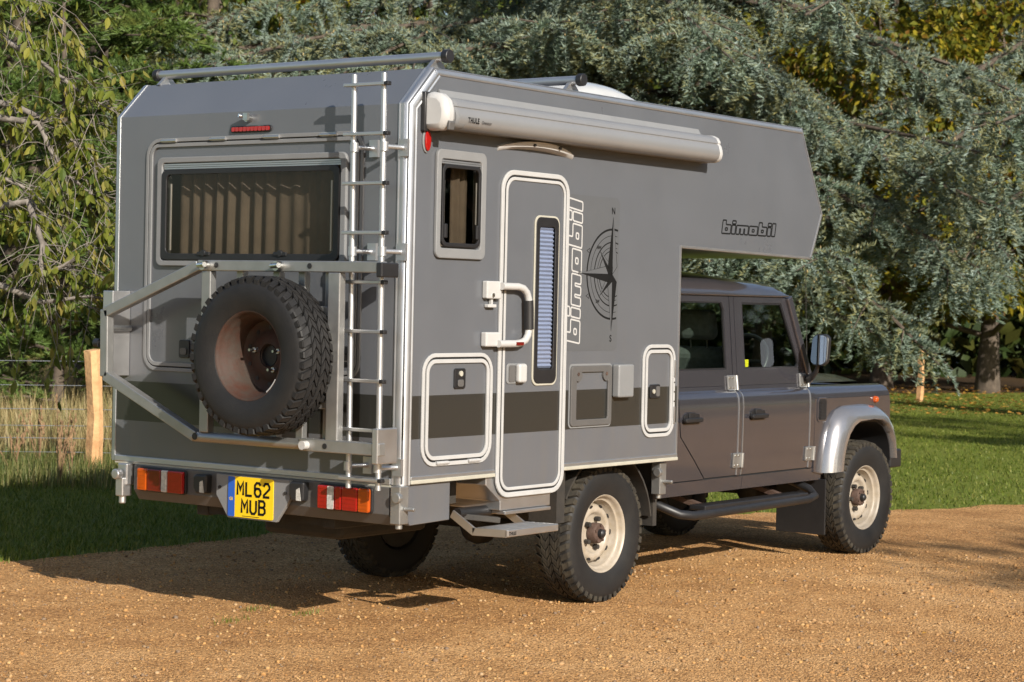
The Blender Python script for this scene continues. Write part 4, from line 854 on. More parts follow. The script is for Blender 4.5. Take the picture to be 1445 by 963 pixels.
for t in (0.0, math.pi, -math.pi/2): q.tube([(cx_, 0.52, cz_), (cx_+0.19*math.sin(t)*math.sin(tl), 0.52+0.19*math.cos(t), cz_+0.19*math.sin(t)*math.cos(tl))], 0.012, 6)
q.cyl((cx_, 0.52, cz_), (4.30, 0.52, 1.18), 0.03, 10); q.build('steering_wheel', 'black', P, smooth=50)
slab(rrect(3.655, 3.715, 1.305, 1.352, 0.004), SIDE, 0.226, 0.224).build('window_tag', 'tag', P)
# ------------------------------------------------------------------ ground
def ground_mat(name, cols, s1=0.35, s2=9.0, bump=0.3, bs=30.0, rough=0.95, fine=140.0, finew=0.5):
    m = bpy.data.materials.new(name); m.use_nodes = True; n = m.node_tree.nodes; l = m.node_tree.links; b = n['Principled BSDF']
    b.inputs['Roughness'].default_value = rough; b.inputs['Specular IOR Level'].default_value = 0.15
    tc = n.new('ShaderNodeTexCoord')
    def noise(s, d=6):
        z = n.new('ShaderNodeTexNoise'); z.inputs['Scale'].default_value = s; z.inputs['Detail'].default_value = d; l.new(tc.outputs['Object'], z.inputs['Vector']); return z
    a, c, e = noise(s1), noise(s2), noise(fine, 3)
    ad = n.new('ShaderNodeMath'); ad.operation = 'ADD'; l.new(a.outputs['Fac'], ad.inputs[0]); l.new(c.outputs['Fac'], ad.inputs[1])
    mu = n.new('ShaderNodeMath'); mu.operation = 'MULTIPLY_ADD'; mu.inputs[1].default_value = finew; l.new(e.outputs['Fac'], mu.inputs[0]); l.new(ad.outputs[0], mu.inputs[2])
    mr = n.new('ShaderNodeMapRange'); mr.inputs['From Min'].default_value = 0.72+finew*0.30; mr.inputs['From Max'].default_value = 1.28+finew*0.70; l.new(mu.outputs[0], mr.inputs['Value'])
    rp = n.new('ShaderNodeValToRGB'); el = rp.color_ramp.elements
    while len(el) < len(cols): el.new(0.5)
    for i, cc in enumerate(cols): el[i].position = i/(len(cols)-1); el[i].color = (*cc, 1)
    l.new(mr.outputs['Result'], rp.inputs['Fac']); l.new(rp.outputs['Color'], b.inputs['Base Color'])
    nb = noise(bs, 8); bp = n.new('ShaderNodeBump'); bp.inputs['Strength'].default_value = bump; bp.inputs['Distance'].default_value = 0.03
    l.new(nb.outputs['Fac'], bp.inputs['Height']); l.new(bp.outputs['Normal'], b.inputs['Normal'])
    return m
def gravel_mat():
    m = ground_mat('gravel', [(0.32, 0.160, 0.062), (0.52, 0.290, 0.118), (0.66, 0.405, 0.190)], s1=0.35, s2=2.2, bump=0.6, bs=70.0, fine=95.0, finew=0.6)
    n = m.node_tree.nodes; l = m.node_tree.links; b = n['Principled BSDF']; src = b.inputs['Base Color'].links[0].from_socket
    tc = n.new('ShaderNodeTexCoord'); vo = n.new('ShaderNodeTexVoronoi'); vo.inputs['Scale'].default_value = 80; l.new(tc.outputs['Object'], vo.inputs['Vector'])
    hs = n.new('ShaderNodeSeparateColor'); l.new(vo.outputs['Color'], hs.inputs[0])
    rp = n.new('ShaderNodeValToRGB'); el = rp.color_ramp.elements; el[0].position = 0.0; el[0].color = (0.42, 0.36, 0.30, 1); el[1].position = 1.0; el[1].color = (1.38, 1.36, 1.33, 1)
    l.new(hs.outputs[0], rp.inputs['Fac'])
    mx = n.new('ShaderNodeMix'); mx.data_type = 'RGBA'; mx.blend_type = 'MULTIPLY'; mx.inputs[0].default_value = 0.85; mx.clamp_result = False
    l.new(src, mx.inputs[6]); l.new(rp.outputs['Color'], mx.inputs[7]); l.new(mx.outputs[2], b.inputs['Base Color'])
    b2 = n.new('ShaderNodeBump'); b2.inputs['Strength'].default_value = 1.0; b2.inputs['Distance'].default_value = 0.012; b2.invert = True
    l.new(vo.outputs['Distance'], b2.inputs['Height']); l.new(b.inputs['Normal'].links[0].from_socket, b2.inputs['Normal']); l.new(b2.outputs['Normal'], b.inputs['Normal'])
    return m
M['lawn'] = ground_mat('lawn', [(0.070, 0.090, 0.010), (0.130, 0.160, 0.022), (0.185, 0.185, 0.045)], fine=90, bump=0.6, bs=70)
M['meadow'] = ground_mat('dry_meadow', [(0.10, 0.085, 0.035), (0.22, 0.17, 0.075), (0.30, 0.23, 0.11)], bump=0.5)
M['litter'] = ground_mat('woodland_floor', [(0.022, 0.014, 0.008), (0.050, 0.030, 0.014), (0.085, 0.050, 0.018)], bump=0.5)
M['gravel'] = gravel_mat()
def sheet(name, poly, z, m):
    return tag(mesh_obj(name, [(x, y, z) for x, y in poly], [tuple(range(len(poly)))], m), kind='structure')
S_ = 400.0
sheet('ground', [(-S_, -S_), (S_, -S_), (S_, S_), (-S_, S_)], 0.0, 'lawn')
edge_c = [(-40, 5.5), (-12, 4.4), (-5, 4.0), (-1.5, 3.85), (0.6, 3.70), (2.2, 3.75), (3.75, 3.62), (5.4, 2.85), (7.1, 1.98), (8.4, 1.24), (9.6, 0.75), (13.0, -0.8), (22, -5.5), (60, -26)]
edge = []
for (xa, ya), (xb, yb) in zip(edge_c, edge_c[1:]):
    n = max(2, int(math.hypot(xb-xa, yb-ya)/0.16)) if -6 < xa < 14 else 4
    for i in range(n):
        t = i/n; edge.append((xa+(xb-xa)*t, ya+(yb-ya)*t+random.uniform(-0.05, 0.05)+0.06*math.sin(xa*2+t*5)))
edge.append(edge_c[-1])
def edge_y(x): return np.interp(x, [p[0] for p in edge], [p[1] for p in edge])
sheet('gravel_drive', edge+[(60, -80), (-40, -80)], 0.004, 'gravel')
# the meadow begins along the wire fence, the woodland floor behind the lawn
fence_dir = np.array([0.593, -0.805]); fence_o = np.array([5.42, 8.13]); away = np.array([0.805, 0.593])
mpts = [fence_o+fence_dir*a+away*b for a, b in ((-60, 0.5), (3.2, 0.6), (5.0, 4.0), (3.0, 26), (-60, 30))]
sheet('meadow', [tuple(p) for p in mpts], 0.004, 'meadow')
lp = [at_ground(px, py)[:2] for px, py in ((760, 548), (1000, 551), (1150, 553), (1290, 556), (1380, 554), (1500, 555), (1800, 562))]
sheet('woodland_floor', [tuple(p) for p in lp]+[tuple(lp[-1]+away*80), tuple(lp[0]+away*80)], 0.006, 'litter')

# ------------------------------------------------------------------ scatter helpers
def rot_from(dirs, roll):
    """rotation matrices whose X axis is dirs, rolled about it"""
    x = dirs/np.linalg.norm(dirs, axis=1, keepdims=True); up = np.tile([0, 0, 1.0], (len(x), 1)); up[np.abs(x[:, 2]) > 0.95] = [1, 0, 0]
    y = np.cross(up, x); y /= np.linalg.norm(y, axis=1, keepdims=True); z = np.cross(x, y)
    c, s = np.cos(roll)[:, None], np.sin(roll)[:, None]; y2 = y*c+z*s; z2 = -y*s+z*c
    return np.stack([x, y2, z2], axis=2)
def scatter(name, tv, tf, pos, R, scl, m, parent=None, smooth=False, shoot=None):
    tv = np.asarray(tv, float); tf = np.asarray(tf, int); n = len(pos); k = len(tv)
    scl = np.asarray(scl, float); scl = scl[:, None, None] if scl.ndim == 1 else scl[:, None, :]
    v = np.einsum('nij,nkj->nki', R, tv[None]*scl)+np.asarray(pos)[:, None, :]
    f = tf[None]+(np.arange(n)*k)[:, None, None]
    o = fast_mesh(name, v.reshape(-1, 3), f.reshape(-1, 3), m, parent, smooth)
    if shoot is not None: o.data.attributes.new('shoot', 'FLOAT', 'POINT').data.foreach_set('value', np.repeat(shoot, k).astype(np.float32))
    return o
def rdirs(n, zmin=-1, zmax=1):
    a = RNG.uniform(0, 2*np.pi, n); z = RNG.uniform(zmin, zmax, n); r = np.sqrt(1-z*z); return np.stack([r*np.cos(a), r*np.sin(a), z], 1)
LEAF4 = (np.array([[0, 0, 0], [0.45, 0.30, 0.05], [1, 0, -0.08], [0.45, -0.30, 0.05]]), np.array([[0, 1, 2], [0, 2, 3]]))

# gravel stones
M['stone'] = leaf_mat('gravel_stones', [(0.10, 0.050, 0.022), (0.40, 0.225, 0.084), (0.24, 0.120, 0.042), (0.42, 0.265, 0.115), (0.16, 0.115, 0.08), (0.32, 0.175, 0.070), (0.36, 0.25, 0.14)], rough=0.85, trans=0.0, spec=0.2)
ph = (1+5**0.5)/2
ico_v = np.array([(-1, ph, 0), (1, ph, 0), (-1, -ph, 0), (1, -ph, 0), (0, -1, ph), (0, 1, ph), (0, -1, -ph), (0, 1, -ph), (ph, 0, -1), (ph, 0, 1), (-ph, 0, -1), (-ph, 0, 1)])/1.9
ico_f = np.array([(0, 11, 5), (0, 5, 1), (0, 1, 7), (0, 7, 10), (0, 10, 11), (1, 5, 9), (5, 11, 4), (11, 10, 2), (10, 7, 6), (7, 1, 8), (3, 9, 4), (3, 4, 2), (3, 2, 6), (3, 6, 8), (3, 8, 9), (4, 9, 5), (2, 4, 11), (6, 2, 10), (8, 6, 7), (9, 8, 1)])
oct_v = np.array([(1, 0, 0), (-1, 0, 0), (0, 1, 0), (0, -1, 0), (0, 0, 1), (0, 0, -1.0)]); oct_f = np.array([(0, 2, 4), (2, 1, 4), (1, 3, 4), (3, 0, 4), (2, 0, 5), (1, 2, 5), (3, 1, 5), (0, 3, 5)])
def gravel_pts(n, near=8.3, far=20.0):
    """even spread over the part of the drive in front of the camera, a little wider than the view"""
    out = []
    while sum(map(len, out)) < n:
        d = np.sqrt(RNG.uniform(near**2, far**2, n)); s = RNG.uniform(-0.30, 0.30, n)*d
        p = CAM[:2]+np.outer(d, FW[:2]/np.linalg.norm(FW[:2]))+np.outer(s, _r[:2]); out.append(p[p[:, 1] < edge_y(p[:, 0])-0.02*RNG.standard_normal(len(p))])
    return np.concatenate(out)[:n]
def stones(name, n, tv, tf, s0, s1, far):
    p = gravel_pts(n, far=far); R = rot_from(rdirs(n, -0.3, 0.3), RNG.uniform(0, 6.28, n)); s = s0+(s1-s0)*RNG.random(n)**4
    sc = np.stack([s*RNG.uniform(0.9, 1.4, n), s*RNG.uniform(0.8, 1.1, n), s*RNG.uniform(0.5, 0.85, n)], 1)
    pos = np.column_stack([p, 0.004+s*0.25]); return tag(scatter(name, tv, tf, pos, R, sc, 'stone', smooth=False), 'small ochre gravel stones strewn over the drive', 'gravel', kind='stuff')
stones('gravel_stones', 11000, ico_v, ico_f, 0.003, 0.013, 14.5); o = stones('gravel_pebbles', 160, ico_v, ico_f, 0.009, 0.017, 14.5); o['label'] = 'larger mixed pebbles scattered on the gravel drive'; o = stones('gravel_grit', 32000, oct_v, oct_f, 0.0025, 0.0065, 17.0); o['label'] = 'fine ochre grit between the gravel stones of the drive'

# grass
def grass(name, pts, hmin, hmax, wid, m, label, cat, lean=0.5, seg=2):
    n = len(pts); h = RNG.uniform(hmin, hmax, n); a = RNG.uniform(0, 6.28, n)
    R = np.zeros((n, 3, 3)); R[:, 0, 0] = np.cos(a); R[:, 1, 0] = np.sin(a); R[:, 0, 1] = -np.sin(a); R[:, 1, 1] = np.cos(a); R[:, 2, 2] = 1
    tv = np.array([[0, -0.5, 0], [0, 0.5, 0], [lean*0.35, -0.36, 0.55], [lean*0.35, 0.36, 0.55], [lean, 0, 1.0]]); tf = np.array([[0, 1, 2], [1, 3, 2], [2, 3, 4]])
    sc = np.stack([h*RNG.uniform(0.3, 1.3, n), np.full(n, wid)*RNG.uniform(0.7, 1.4, n), h], 1)
    return tag(scatter(name, tv, tf, np.column_stack([pts, np.zeros(n)]), R, sc, m), label, cat, kind='stuff')
M['grass'] = leaf_mat('grass_blades', [(0.055, 0.088, 0.009), (0.105, 0.145, 0.016), (0.140, 0.170, 0.024), (0.220, 0.215, 0.052)], trans=0.35)
M['dry'] = leaf_mat('dry_grass', [(0.16, 0.12, 0.05), (0.30, 0.23, 0.10), (0.40, 0.32, 0.16), (0.15, 0.16, 0.05)], trans=0.3)
M['mixed'] = leaf_mat('mixed_grass', [(0.05, 0.085, 0.015), (0.10, 0.13, 0.03), (0.24, 0.20, 0.08), (0.07, 0.11, 0.02)], trans=0.3)
def region(n, px0, px1, d0, d1, cond, power=2.0):
    out = []
    while sum(map(len, out)) < n:
        d = (RNG.uniform(d0**power, d1**power, n))**(1/power); s = (RNG.uniform(px0, px1, n)-722.5)/FPX*d
        p = CAM[:2]+np.outer(d, FW[:2]/np.linalg.norm(FW[:2]))+np.outer(s, _r[:2]); out.append(p[cond(p)])
    return np.concatenate(out)[:n]
offg = lambda p: p[:, 1] > edge_y(p[:, 0])+RNG.normal(0, 0.06, len(p))
fence_t = lambda p: (p-fence_o)@away
grass('lawn_grass', region(58000, -160, 700, 12.5, 20.5, lambda p: offg(p) & (fence_t(p) < 0.6), 1.0), 0.02, 0.058, 0.007, 'grass', 'green lawn grass along the gravel drive behind the camper', 'grass', lean=0.9)
grass('lawn_grass', region(60000, 600, 1650, 15, 42, offg, 0.6), 0.015, 0.042, 0.010, 'grass', 'sunlit mown lawn grass beyond the front of the camper', 'grass', lean=1.1)
grass('verge_grass', region(9000, -160, 420, 17.5, 21.5, lambda p: (fence_t(p) > -1.6) & (fence_t(p) < 1.0), 1.0), 0.08, 0.28, 0.008, 'mixed', 'rough tufty grass along the foot of the wire fence', 'grass')
grass('meadow_grass', region(38000, -200, 760, 19.5, 44, lambda p: (fence_t(p) > 0.7), 0.8), 0.25, 0.62, 0.012, 'dry', 'tall dry straw coloured meadow grass behind the wire fence', 'grass', lean=0.4)
M['fallen'] = leaf_mat('fallen_leaves', [(0.30, 0.11, 0.02), (0.42, 0.24, 0.04), (0.22, 0.09, 0.03), (0.48, 0.33, 0.08)], trans=0.1)
p = region(1500, 1180, 1600, 33, 46, lambda p: np.ones(len(p), bool), 1.0); n = len(p)
R = rot_from(rdirs(n, -0.2, 0.2), RNG.uniform(-0.4, 0.4, n))
tag(scatter('fallen_leaves', *LEAF4, np.column_stack([p, np.full(n, 0.03)+RNG.random(n)*0.03]), R, RNG.uniform(0.06, 0.13, n), 'fallen'), 'orange and yellow fallen leaves lying on the lawn under the trees', 'leaves', kind='stuff')
p = gravel_pts(60, 9, 16); n = len(p)
tag(scatter('drive_litter', *LEAF4, np.column_stack([p, np.full(n, 0.018)]), rot_from(rdirs(n, -0.1, 0.1), RNG.uniform(-0.3, 0.3, n)), RNG.uniform(0.02, 0.045, n), 'fallen'), 'scattered small dead leaves lying on the gravel', 'leaves', kind='stuff')
for i, (px, py) in enumerate(((325, 879), (360, 862), (430, 868))):
    g = at_ground(px, py); pts = g[:2]+RNG.normal(0, 1, (60, 2))*[0.07, 0.03]
    o = grass('grass_tuft', pts, 0.012, 0.035, 0.004, 'grass', 'tiny grass tuft growing through the gravel behind the camper', 'grass'); o['label'] = ('small grass tuft in the gravel just behind the shadow of the camper', 'thin grass tuft growing right at the edge of the shadow', 'sparse grass tuft on the gravel under the number plate')[i]

# ------------------------------------------------------------------ trees
M['bark'] = mat('bark', (0.045, 0.033, 0.024), rough=0.95, c2=(0.11, 0.085, 0.062), vscale=6, bump=0.6, bscale=14)
M['bark_grey'] = mat('grey_bark', (0.10, 0.085, 0.07), rough=0.9, c2=(0.24, 0.21, 0.18), vscale=10, bump=0.4, bscale=30)
M['cedar'] = leaf_mat('cedar_needles', [(0.055, 0.085, 0.048), (0.125, 0.170, 0.112), (0.240, 0.305, 0.255), (0.215, 0.205, 0.075), (0.165, 0.220, 0.170), (0.320, 0.390, 0.360)], rough=0.55, trans=0.25, tint=True)
M['cone'] = leaf_mat('cedar_tips', [(0.30, 0.22, 0.10), (0.38, 0.30, 0.14), (0.24, 0.15, 0.07)], rough=0.7, trans=0.1)
M['pine'] = leaf_mat('pine_needles', [(0.045, 0.085, 0.018), (0.085, 0.140, 0.030), (0.115, 0.170, 0.042), (0.140, 0.150, 0.032)], rough=0.5, trans=0.3, tint=True)
M['autumn'] = leaf_mat('autumn_leaves', [(0.080, 0.095, 0.011), (0.180, 0.175, 0.016), (0.055, 0.080, 0.011), (0.320, 0.245, 0.018), (0.130, 0.145, 0.016), (0.200, 0.095, 0.014)], trans=0.4)
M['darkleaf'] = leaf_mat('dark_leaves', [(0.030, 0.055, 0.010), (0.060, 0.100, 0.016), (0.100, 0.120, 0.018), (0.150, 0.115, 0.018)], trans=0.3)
M['shaded_leaf'] = leaf_mat('shaded_leaves', [(0.016, 0.030, 0.008), (0.030, 0.050, 0.012), (0.048, 0.066, 0.014), (0.070, 0.060, 0.012)], trans=0.25)  # far wood leaves, colour darkened to paint in the shade under the trees
M['cherry'] = leaf_mat('cherry_leaves', [(0.115, 0.150, 0.018), (0.195, 0.200, 0.032), (0.065, 0.100, 0.014), (0.250, 0.215, 0.050)], trans=0.4)

def trunk_mb(p, h, r, lean=(0, 0), n=9):
    pts = [(p[0]+lean[0]*t+0.06*math.sin(5*t+p[0]), p[1]+lean[1]*t+0.06*math.cos(4*t+p[1]), h*t-0.1*(t == 0)) for t in np.linspace(0, 1, n)]
    rs = [r*(1.35 if t == 0 else 1.0)*(1-0.75*t) for t in np.linspace(0, 1, n)]
    return MB().tube(pts, rs, 10)
def broadleaf(name, base, h, cr, nleaf, m, label, group, crown_z=0.55, leaf=(0.09, 0.15), trunk_r=0.2, nclump=60, low=0.15, seed=0, bark='bark'):
    """trunk, limbs and a crown of leaf clumps spread through an uneven volume"""
    rg = np.random.default_rng(seed); root = empty(name, (base[0], base[1], 0)); tag(root, label, 'tree', group)
    q = trunk_mb((0, 0), h*0.85, trunk_r); q.build('trunk', bark, root, smooth=60)
    cl = []
    while len(cl) < nclump:
        d = rg.normal(0, 1, 3); d /= np.linalg.norm(d); rr = rg.uniform(0.35, 1.0)**0.5
        c = np.array([d[0]*cr*rr, d[1]*cr*rr, h*crown_z+d[2]*h*(1-crown_z)*rr])
        if c[2] > h*low: cl.append(c)
    cl = np.array(cl); lm = MB()
    for c in cl[:26]:
        z0 = max(0.4, c[2]*rg.uniform(0.35, 0.75)); mid = (c*0.55+np.array([0, 0, z0])*0.45)+[0, 0, -0.1]
        lm.tube([(0, 0, z0), tuple(mid), tuple(c)], [trunk_r*0.35, trunk_r*0.2, 0.012], 6)
    lm.build('limbs', bark, root, smooth=60)
    k = rg.integers(0, nclump, nleaf); sz = rg.uniform(0.22, 0.5, nclump)*cr*0.48
    off = rg.normal(0, 1, (nleaf, 3)); off /= np.linalg.norm(off, axis=1, keepdims=True); off *= (rg.random(nleaf)**0.4)[:, None]
    pos = cl[k]+off*sz[k][:, None]*[1, 1, 0.75]
    dirs = off+rg.normal(0, 0.5, (nleaf, 3))+[0, 0, -0.5]; R = rot_from(dirs, rg.uniform(-1.2, 1.2, nleaf))
    o = scatter('crown', *LEAF4, pos, R, rg.uniform(*leaf, nleaf), m, root); return root

# needle sprays: a drooping shoot set with needle tufts
def spray(ntuft, nblade, length, blade, droop, side, seed, width=0.2):
    rg = np.random.default_rng(seed); v = []; f = []
    def blade_(p, d, ln):
        d = d/np.linalg.norm(d); s = np.cross(d, rg.normal(0, 1, 3)); s /= np.linalg.norm(s); k = len(v)
        v.extend([p+s*ln*width, p-s*ln*width, p+d*ln]); f.append((k, k+1, k+2))
    path = lambda t: np.array([length*t*(1-0.12*droop*t), 0, -droop*length*t*t])
    for i in range(ntuft):
        t = (i+0.5)/ntuft; p = path(t)
        if i % 2 and side > 0: p = p+np.array([0.4*rg.random()*side, rg.choice([-1, 1])*side*rg.uniform(0.3, 1.0)*(1.1-t), -0.3*side*rg.random()])
        p = p+rg.normal(0, 0.008, 3)
        for j in range(nblade):
            d = rg.normal(0, 0.62, 3); d[2] = abs(d[2])*0.8+0.12; d[0] += 0.85; blade_(p, d, blade*rg.uniform(0.7, 1.2))
    k = len(v); pa, pb, pc = path(0), path(0.5), path(1.0); v.extend([pa+[0, 0.006, 0], pa-[0, 0.006, 0], pb+[0, 0.005, 0], pb-[0, 0.005, 0], pc]); f.extend([(k, k+1, k+2), (k+1, k+3, k+2), (k+2, k+3, k+4)])
    return np.array(v), np.array(f)
CED = [spray(12, 6, 0.44, 0.076, d, 0.0, s, 0.13) for d, s in ((0.30, 1), (0.55, 2), (0.10, 3))]
def conifer_limbs(limbs, rg, sec_step, sec_len, ter_step, droop_sec):
    """limb polylines -> branch tubes and shoot positions with directions"""
    tubes = MB(); pos = []; dr = []; sz = []
    for pts, r0 in limbs:
        pts = [np.array(p, float) for p in pts]; tubes.tube([tuple(p) for p in pts], [r0*(1-0.85*i/(len(pts)-1)) for i in range(len(pts))], 6)
        seg = [np.linalg.norm(b-a) for a, b in zip(pts, pts[1:])]; tot = sum(seg); s = 0.5
        while s < tot:
            k = 0; u = s
            while k < len(seg)-1 and u > seg[k]: u -= seg[k]; k += 1
            p = pts[k]+(pts[k+1]-pts[k])*min(1, u/seg[k]); d = (pts[k+1]-pts[k])/seg[k]; fr = s/tot
            sd = np.cross(d, [0, 0, 1]); sd /= np.linalg.norm(sd)+1e-6
            for sg in (-1, 1):
                L = sec_len*(1.0-0.65*fr)*rg.uniform(0.5, 1.15); dv = d*rg.uniform(0.35, 0.8)+sd*sg*rg.uniform(0.6, 1.0)+np.array([0, 0, rg.uniform(-0.25, 0.18)]); dv /= np.linalg.norm(dv)
                end = p+dv*L+np.array([0, 0, -droop_sec*L*L*0.5]); mid = p+dv*L*0.5+np.array([0, 0, -droop_sec*L*L*0.1])
                tubes.tube([tuple(p), tuple(mid), tuple(end)], [0.016, 0.010, 0.004], 4, cap=False)
                n = max(2, int(L/ter_step)); hang = rg.uniform(0.0, 0.95)
                for i in range(n):
                    t = (i+0.6*rg.random())/n; a = (1-t)**2*p+2*t*(1-t)*mid+t*t*end; tang = (end-p)/L
                    for q_ in (-1, 1):
                        lat = np.cross(tang, [0, 0, 1])*q_*rg.uniform(0.5, 1.0); pos.append(a+rg.normal(0, 0.015, 3)); dr.append(tang*rg.uniform(0.55, 0.9)+lat+np.array([0, 0, -hang*rg.uniform(0.5, 1.4)])); sz.append((1.25-0.6*t)*rg.uniform(0.8, 1.15))
            s += sec_step*rg.uniform(0.7, 1.3)
        for i in range(int(tot/0.10)):
            t = rg.random(); k = min(len(seg)-1, int(t*len(seg))); a = pts[k]+(pts[k+1]-pts[k])*(t*len(seg)-k); pos.append(a); dr.append(np.array([*rg.normal(0, 0.6, 2), rg.uniform(-0.3, 0.6)])+(pts[-1]-pts[0])/tot*0.6); sz.append(0.7)
    return tubes, np.array(pos), np.array(dr), np.array(sz)
def limb(start, az, L, rise, droop, rg, n=7):
    d = np.array([math.cos(az), math.sin(az), 0]); sd = np.array([-d[1], d[0], 0]); w = rg.normal(0, 0.08)
    return [np.array(start)+d*L*t+sd*w*L*t*t+np.array([0, 0, rise*L*t-droop*L*t*t+0.06*math.sin(9*t+az)]) for t in np.linspace(0, 1, n)]
def conifer(name, base, limbs, label, rg, tmpl, m, sec_step, sec_len, ter_step, droop, scl, trunk_h, trunk_r, cones=0, keep=None, bark='bark', group=None):
    root = empty(name, (0, 0, 0)); root.location = (base[0], base[1], 0); tag(root, label, 'tree', group)
    inv = np.array([base[0], base[1], 0.0])
    trunk_mb((0, 0), trunk_h, trunk_r).build('trunk', bark, root, smooth=60)
    tubes, pos, dr, sz = conifer_limbs([([p-inv for p in l], r) for l, r in limbs], rg, sec_step, sec_len, ter_step, droop)
    tubes.build('branches', bark, root, smooth=60)
    w_ = pos+inv-CAM; dp_ = w_@FW; py_ = 481.5-FPX*(w_@UP)/dp_; px_ = 722.5+FPX*(w_@RT)/dp_     # keep the shoots near the view
    ok = (pos[:, 2] > 0.35) & (py_ > -170) & (px_ > -330) & (px_ < 1780); pos, dr, sz = pos[ok], dr[ok], sz[ok]
    n = len(pos); which = rg.integers(0, len(tmpl), n)
    for k, (tv, tf) in enumerate(tmpl):
        s = which == k; scatter('foliage', tv, tf, pos[s], rot_from(dr[s], rg.uniform(-0.5, 0.5, s.sum())), rg.uniform(*scl, s.sum())*sz[s], m, root, shoot=rg.random(s.sum()))
    if cones:
        s = rg.choice(n, min(n, cones), replace=False); c = len(s); d = np.tile([0.0, 0, 1], (c, 1))+rg.normal(0, 0.25, (c, 3))
        scatter('cones', oct_v*[1, 0.32, 0.32], oct_f, pos[s]+dr[s]*0.12+[0, 0, 0.03], rot_from(d, rg.uniform(0, 6, c)), rg.uniform(0.025, 0.042, c), 'cone', root)['kind'] = 'stuff'
    print(name, 'shoots', n)
    return root
view_az = math.atan2(FW[1], FW[0]); back = view_az+math.pi          # direction back to the camera
rg = np.random.default_rng(21)
# the big blue cedar behind the camper
cb = at_ground(820, 590)[:2]; cb = CAM[:2]+(cb-CAM[:2])/np.linalg.norm(cb-CAM[:2])*33.0
limbs = []
for i in range(30):
    zz = 2.4+7.2*(i/29)**0.9; az = back+rg.uniform(-1.75, 1.0); L = rg.uniform(5.5, 9.5)*(1.0 if zz < 7 else 0.85)
    limbs.append((limb((cb[0], cb[1], zz), az, L, rg.uniform(0.0, 0.22), rg.uniform(0.16, 0.34), rg), rg.uniform(0.07, 0.12)))
for pl in ([(820, 250, 33), (1000, 240, 31), (1150, 260, 29), (1300, 330, 28), (1400, 390, 27.5)], [(820, 320, 33), (1000, 330, 31), (1150, 375, 29), (1250, 440, 28), (1325, 515, 27.5)], [(820, 150, 33), (1000, 120, 31), (1130, 150, 29.5), (1260, 230, 28.5), (1420, 300, 28)],
           [(820, 380, 33), (1020, 400, 31), (1150, 430, 29.5), (1255, 480, 29)], [(820, 60, 33), (650, 30, 31), (500, 40, 30), (330, 70, 29), (180, 105, 28.5)], [(820, -10, 33), (600, -30, 31), (400, 0, 30), (230, 50, 29)], [(820, 100, 33), (760, 60, 30), (640, 70, 28), (520, 110, 27)], [(820, 20, 33), (960, 30, 30), (1060, 80, 28.5), (1150, 170, 28)],
           [(820, 200, 33), (1010, 180, 30.5), (1160, 250, 29.5), (1290, 300, 29), (1430, 250, 29)], [(820, -30, 33), (900, -60, 31), (1100, 0, 30), (1250, 70, 29), (1330, 120, 29)]):
    pp_ = [at_depth(*q) for q in pl]; pp_[0] = np.array([cb[0], cb[1], pp_[0][2]]); limbs.append((pp_, 0.09))
conifer('blue_cedar', cb, limbs, 'huge silvery blue cedar with drooping branches spreading behind the camper', rg, CED, 'cedar', 0.78, 2.1, 0.15, 0.20, (1.0, 1.5), 14, 0.55, cones=2600)
# a second cedar further right
cb2 = (CAM[:2]+(at_ground(1600, 590)[:2]-CAM[:2])/np.linalg.norm(at_ground(1600, 590)[:2]-CAM[:2])*34.0)
limbs = []
for i in range(3):
    zz = 5.0+4.0*i/2; az = back+rg.uniform(-2.2, 0.2); L = rg.uniform(5.5, 9.0)
    limbs.append((limb((cb2[0], cb2[1], zz), az, L, rg.uniform(0.02, 0.2), rg.uniform(0.14, 0.30), rg), rg.uniform(0.06, 0.11)))
for pl in ([(1640, 0, 33), (1445, 62, 31), (1330, 130, 30), (1240, 162, 29)], [(1640, 90, 33), (1445, 140, 30.5), (1350, 195, 29.5), (1290, 250, 29)], [(1640, 200, 33), (1480, 250, 31), (1400, 300, 30), (1340, 400, 29.5)]):
    pp_ = [at_depth(*q) for q in pl]; pp_[0] = np.array([cb2[0], cb2[1], pp_[0][2]]); limbs.append((pp_, 0.09))
conifer('blue_cedar', cb2, limbs, 'blue cedar whose long arching boughs hang over the lawn in front of the camper bonnet', rg, CED, 'cedar', 0.78, 1.9, 0.15, 0.22, (1.0, 1.5), 14, 0.5, cones=700)
# green pines beyond the meadow
PIN = [spray(8, 7, 0.34, 0.12, d, 0.10, s, 0.10) for d, s in ((0.0, 5), (-0.3, 6))]
for i, (px, D, h, lab) in enumerate(((20, 28, 14, 'green pine standing beyond the meadow behind the cherry twigs'), (130, 30, 15, 'tall green pine behind the wooden fence stake'), (290, 40, 17, 'feathery green pine rising behind the rear edge of the camper'), (-110, 38, 15, 'green pine half hidden by the cherry boughs'))):
    b = at_depth(px, 430, D); limbs = []
    for j in range(38):
        zz = 0.9+(h-3)*j/37; L = max(0.8, 3.6*(1-zz/(h+2)))*rg.uniform(0.7, 1.15)
        limbs.append((limb((b[0], b[1], zz), back+rg.uniform(-2.0, 2.0), L, rg.uniform(0.1, 0.4), rg.uniform(0.0, 0.2), rg, 5), 0.04))
    conifer('pine_tree', b[:2], limbs, lab, rg, PIN, 'pine', 0.50, 1.1, 0.36, 0.05, (0.9, 1.5), h, 0.18, group='pines beyond the meadow')
b = at_depth(85, 430, 25.5); limbs = []
for j in range(26): zz = 0.3+4.0*j/25; limbs.append((limb((b[0], b[1], zz), back+rg.uniform(-2.2, 2.2), max(0.5, 2.3*(1-zz/6.0))*rg.uniform(0.8, 1.1), 0.35, 0.1, rg, 5), 0.025))
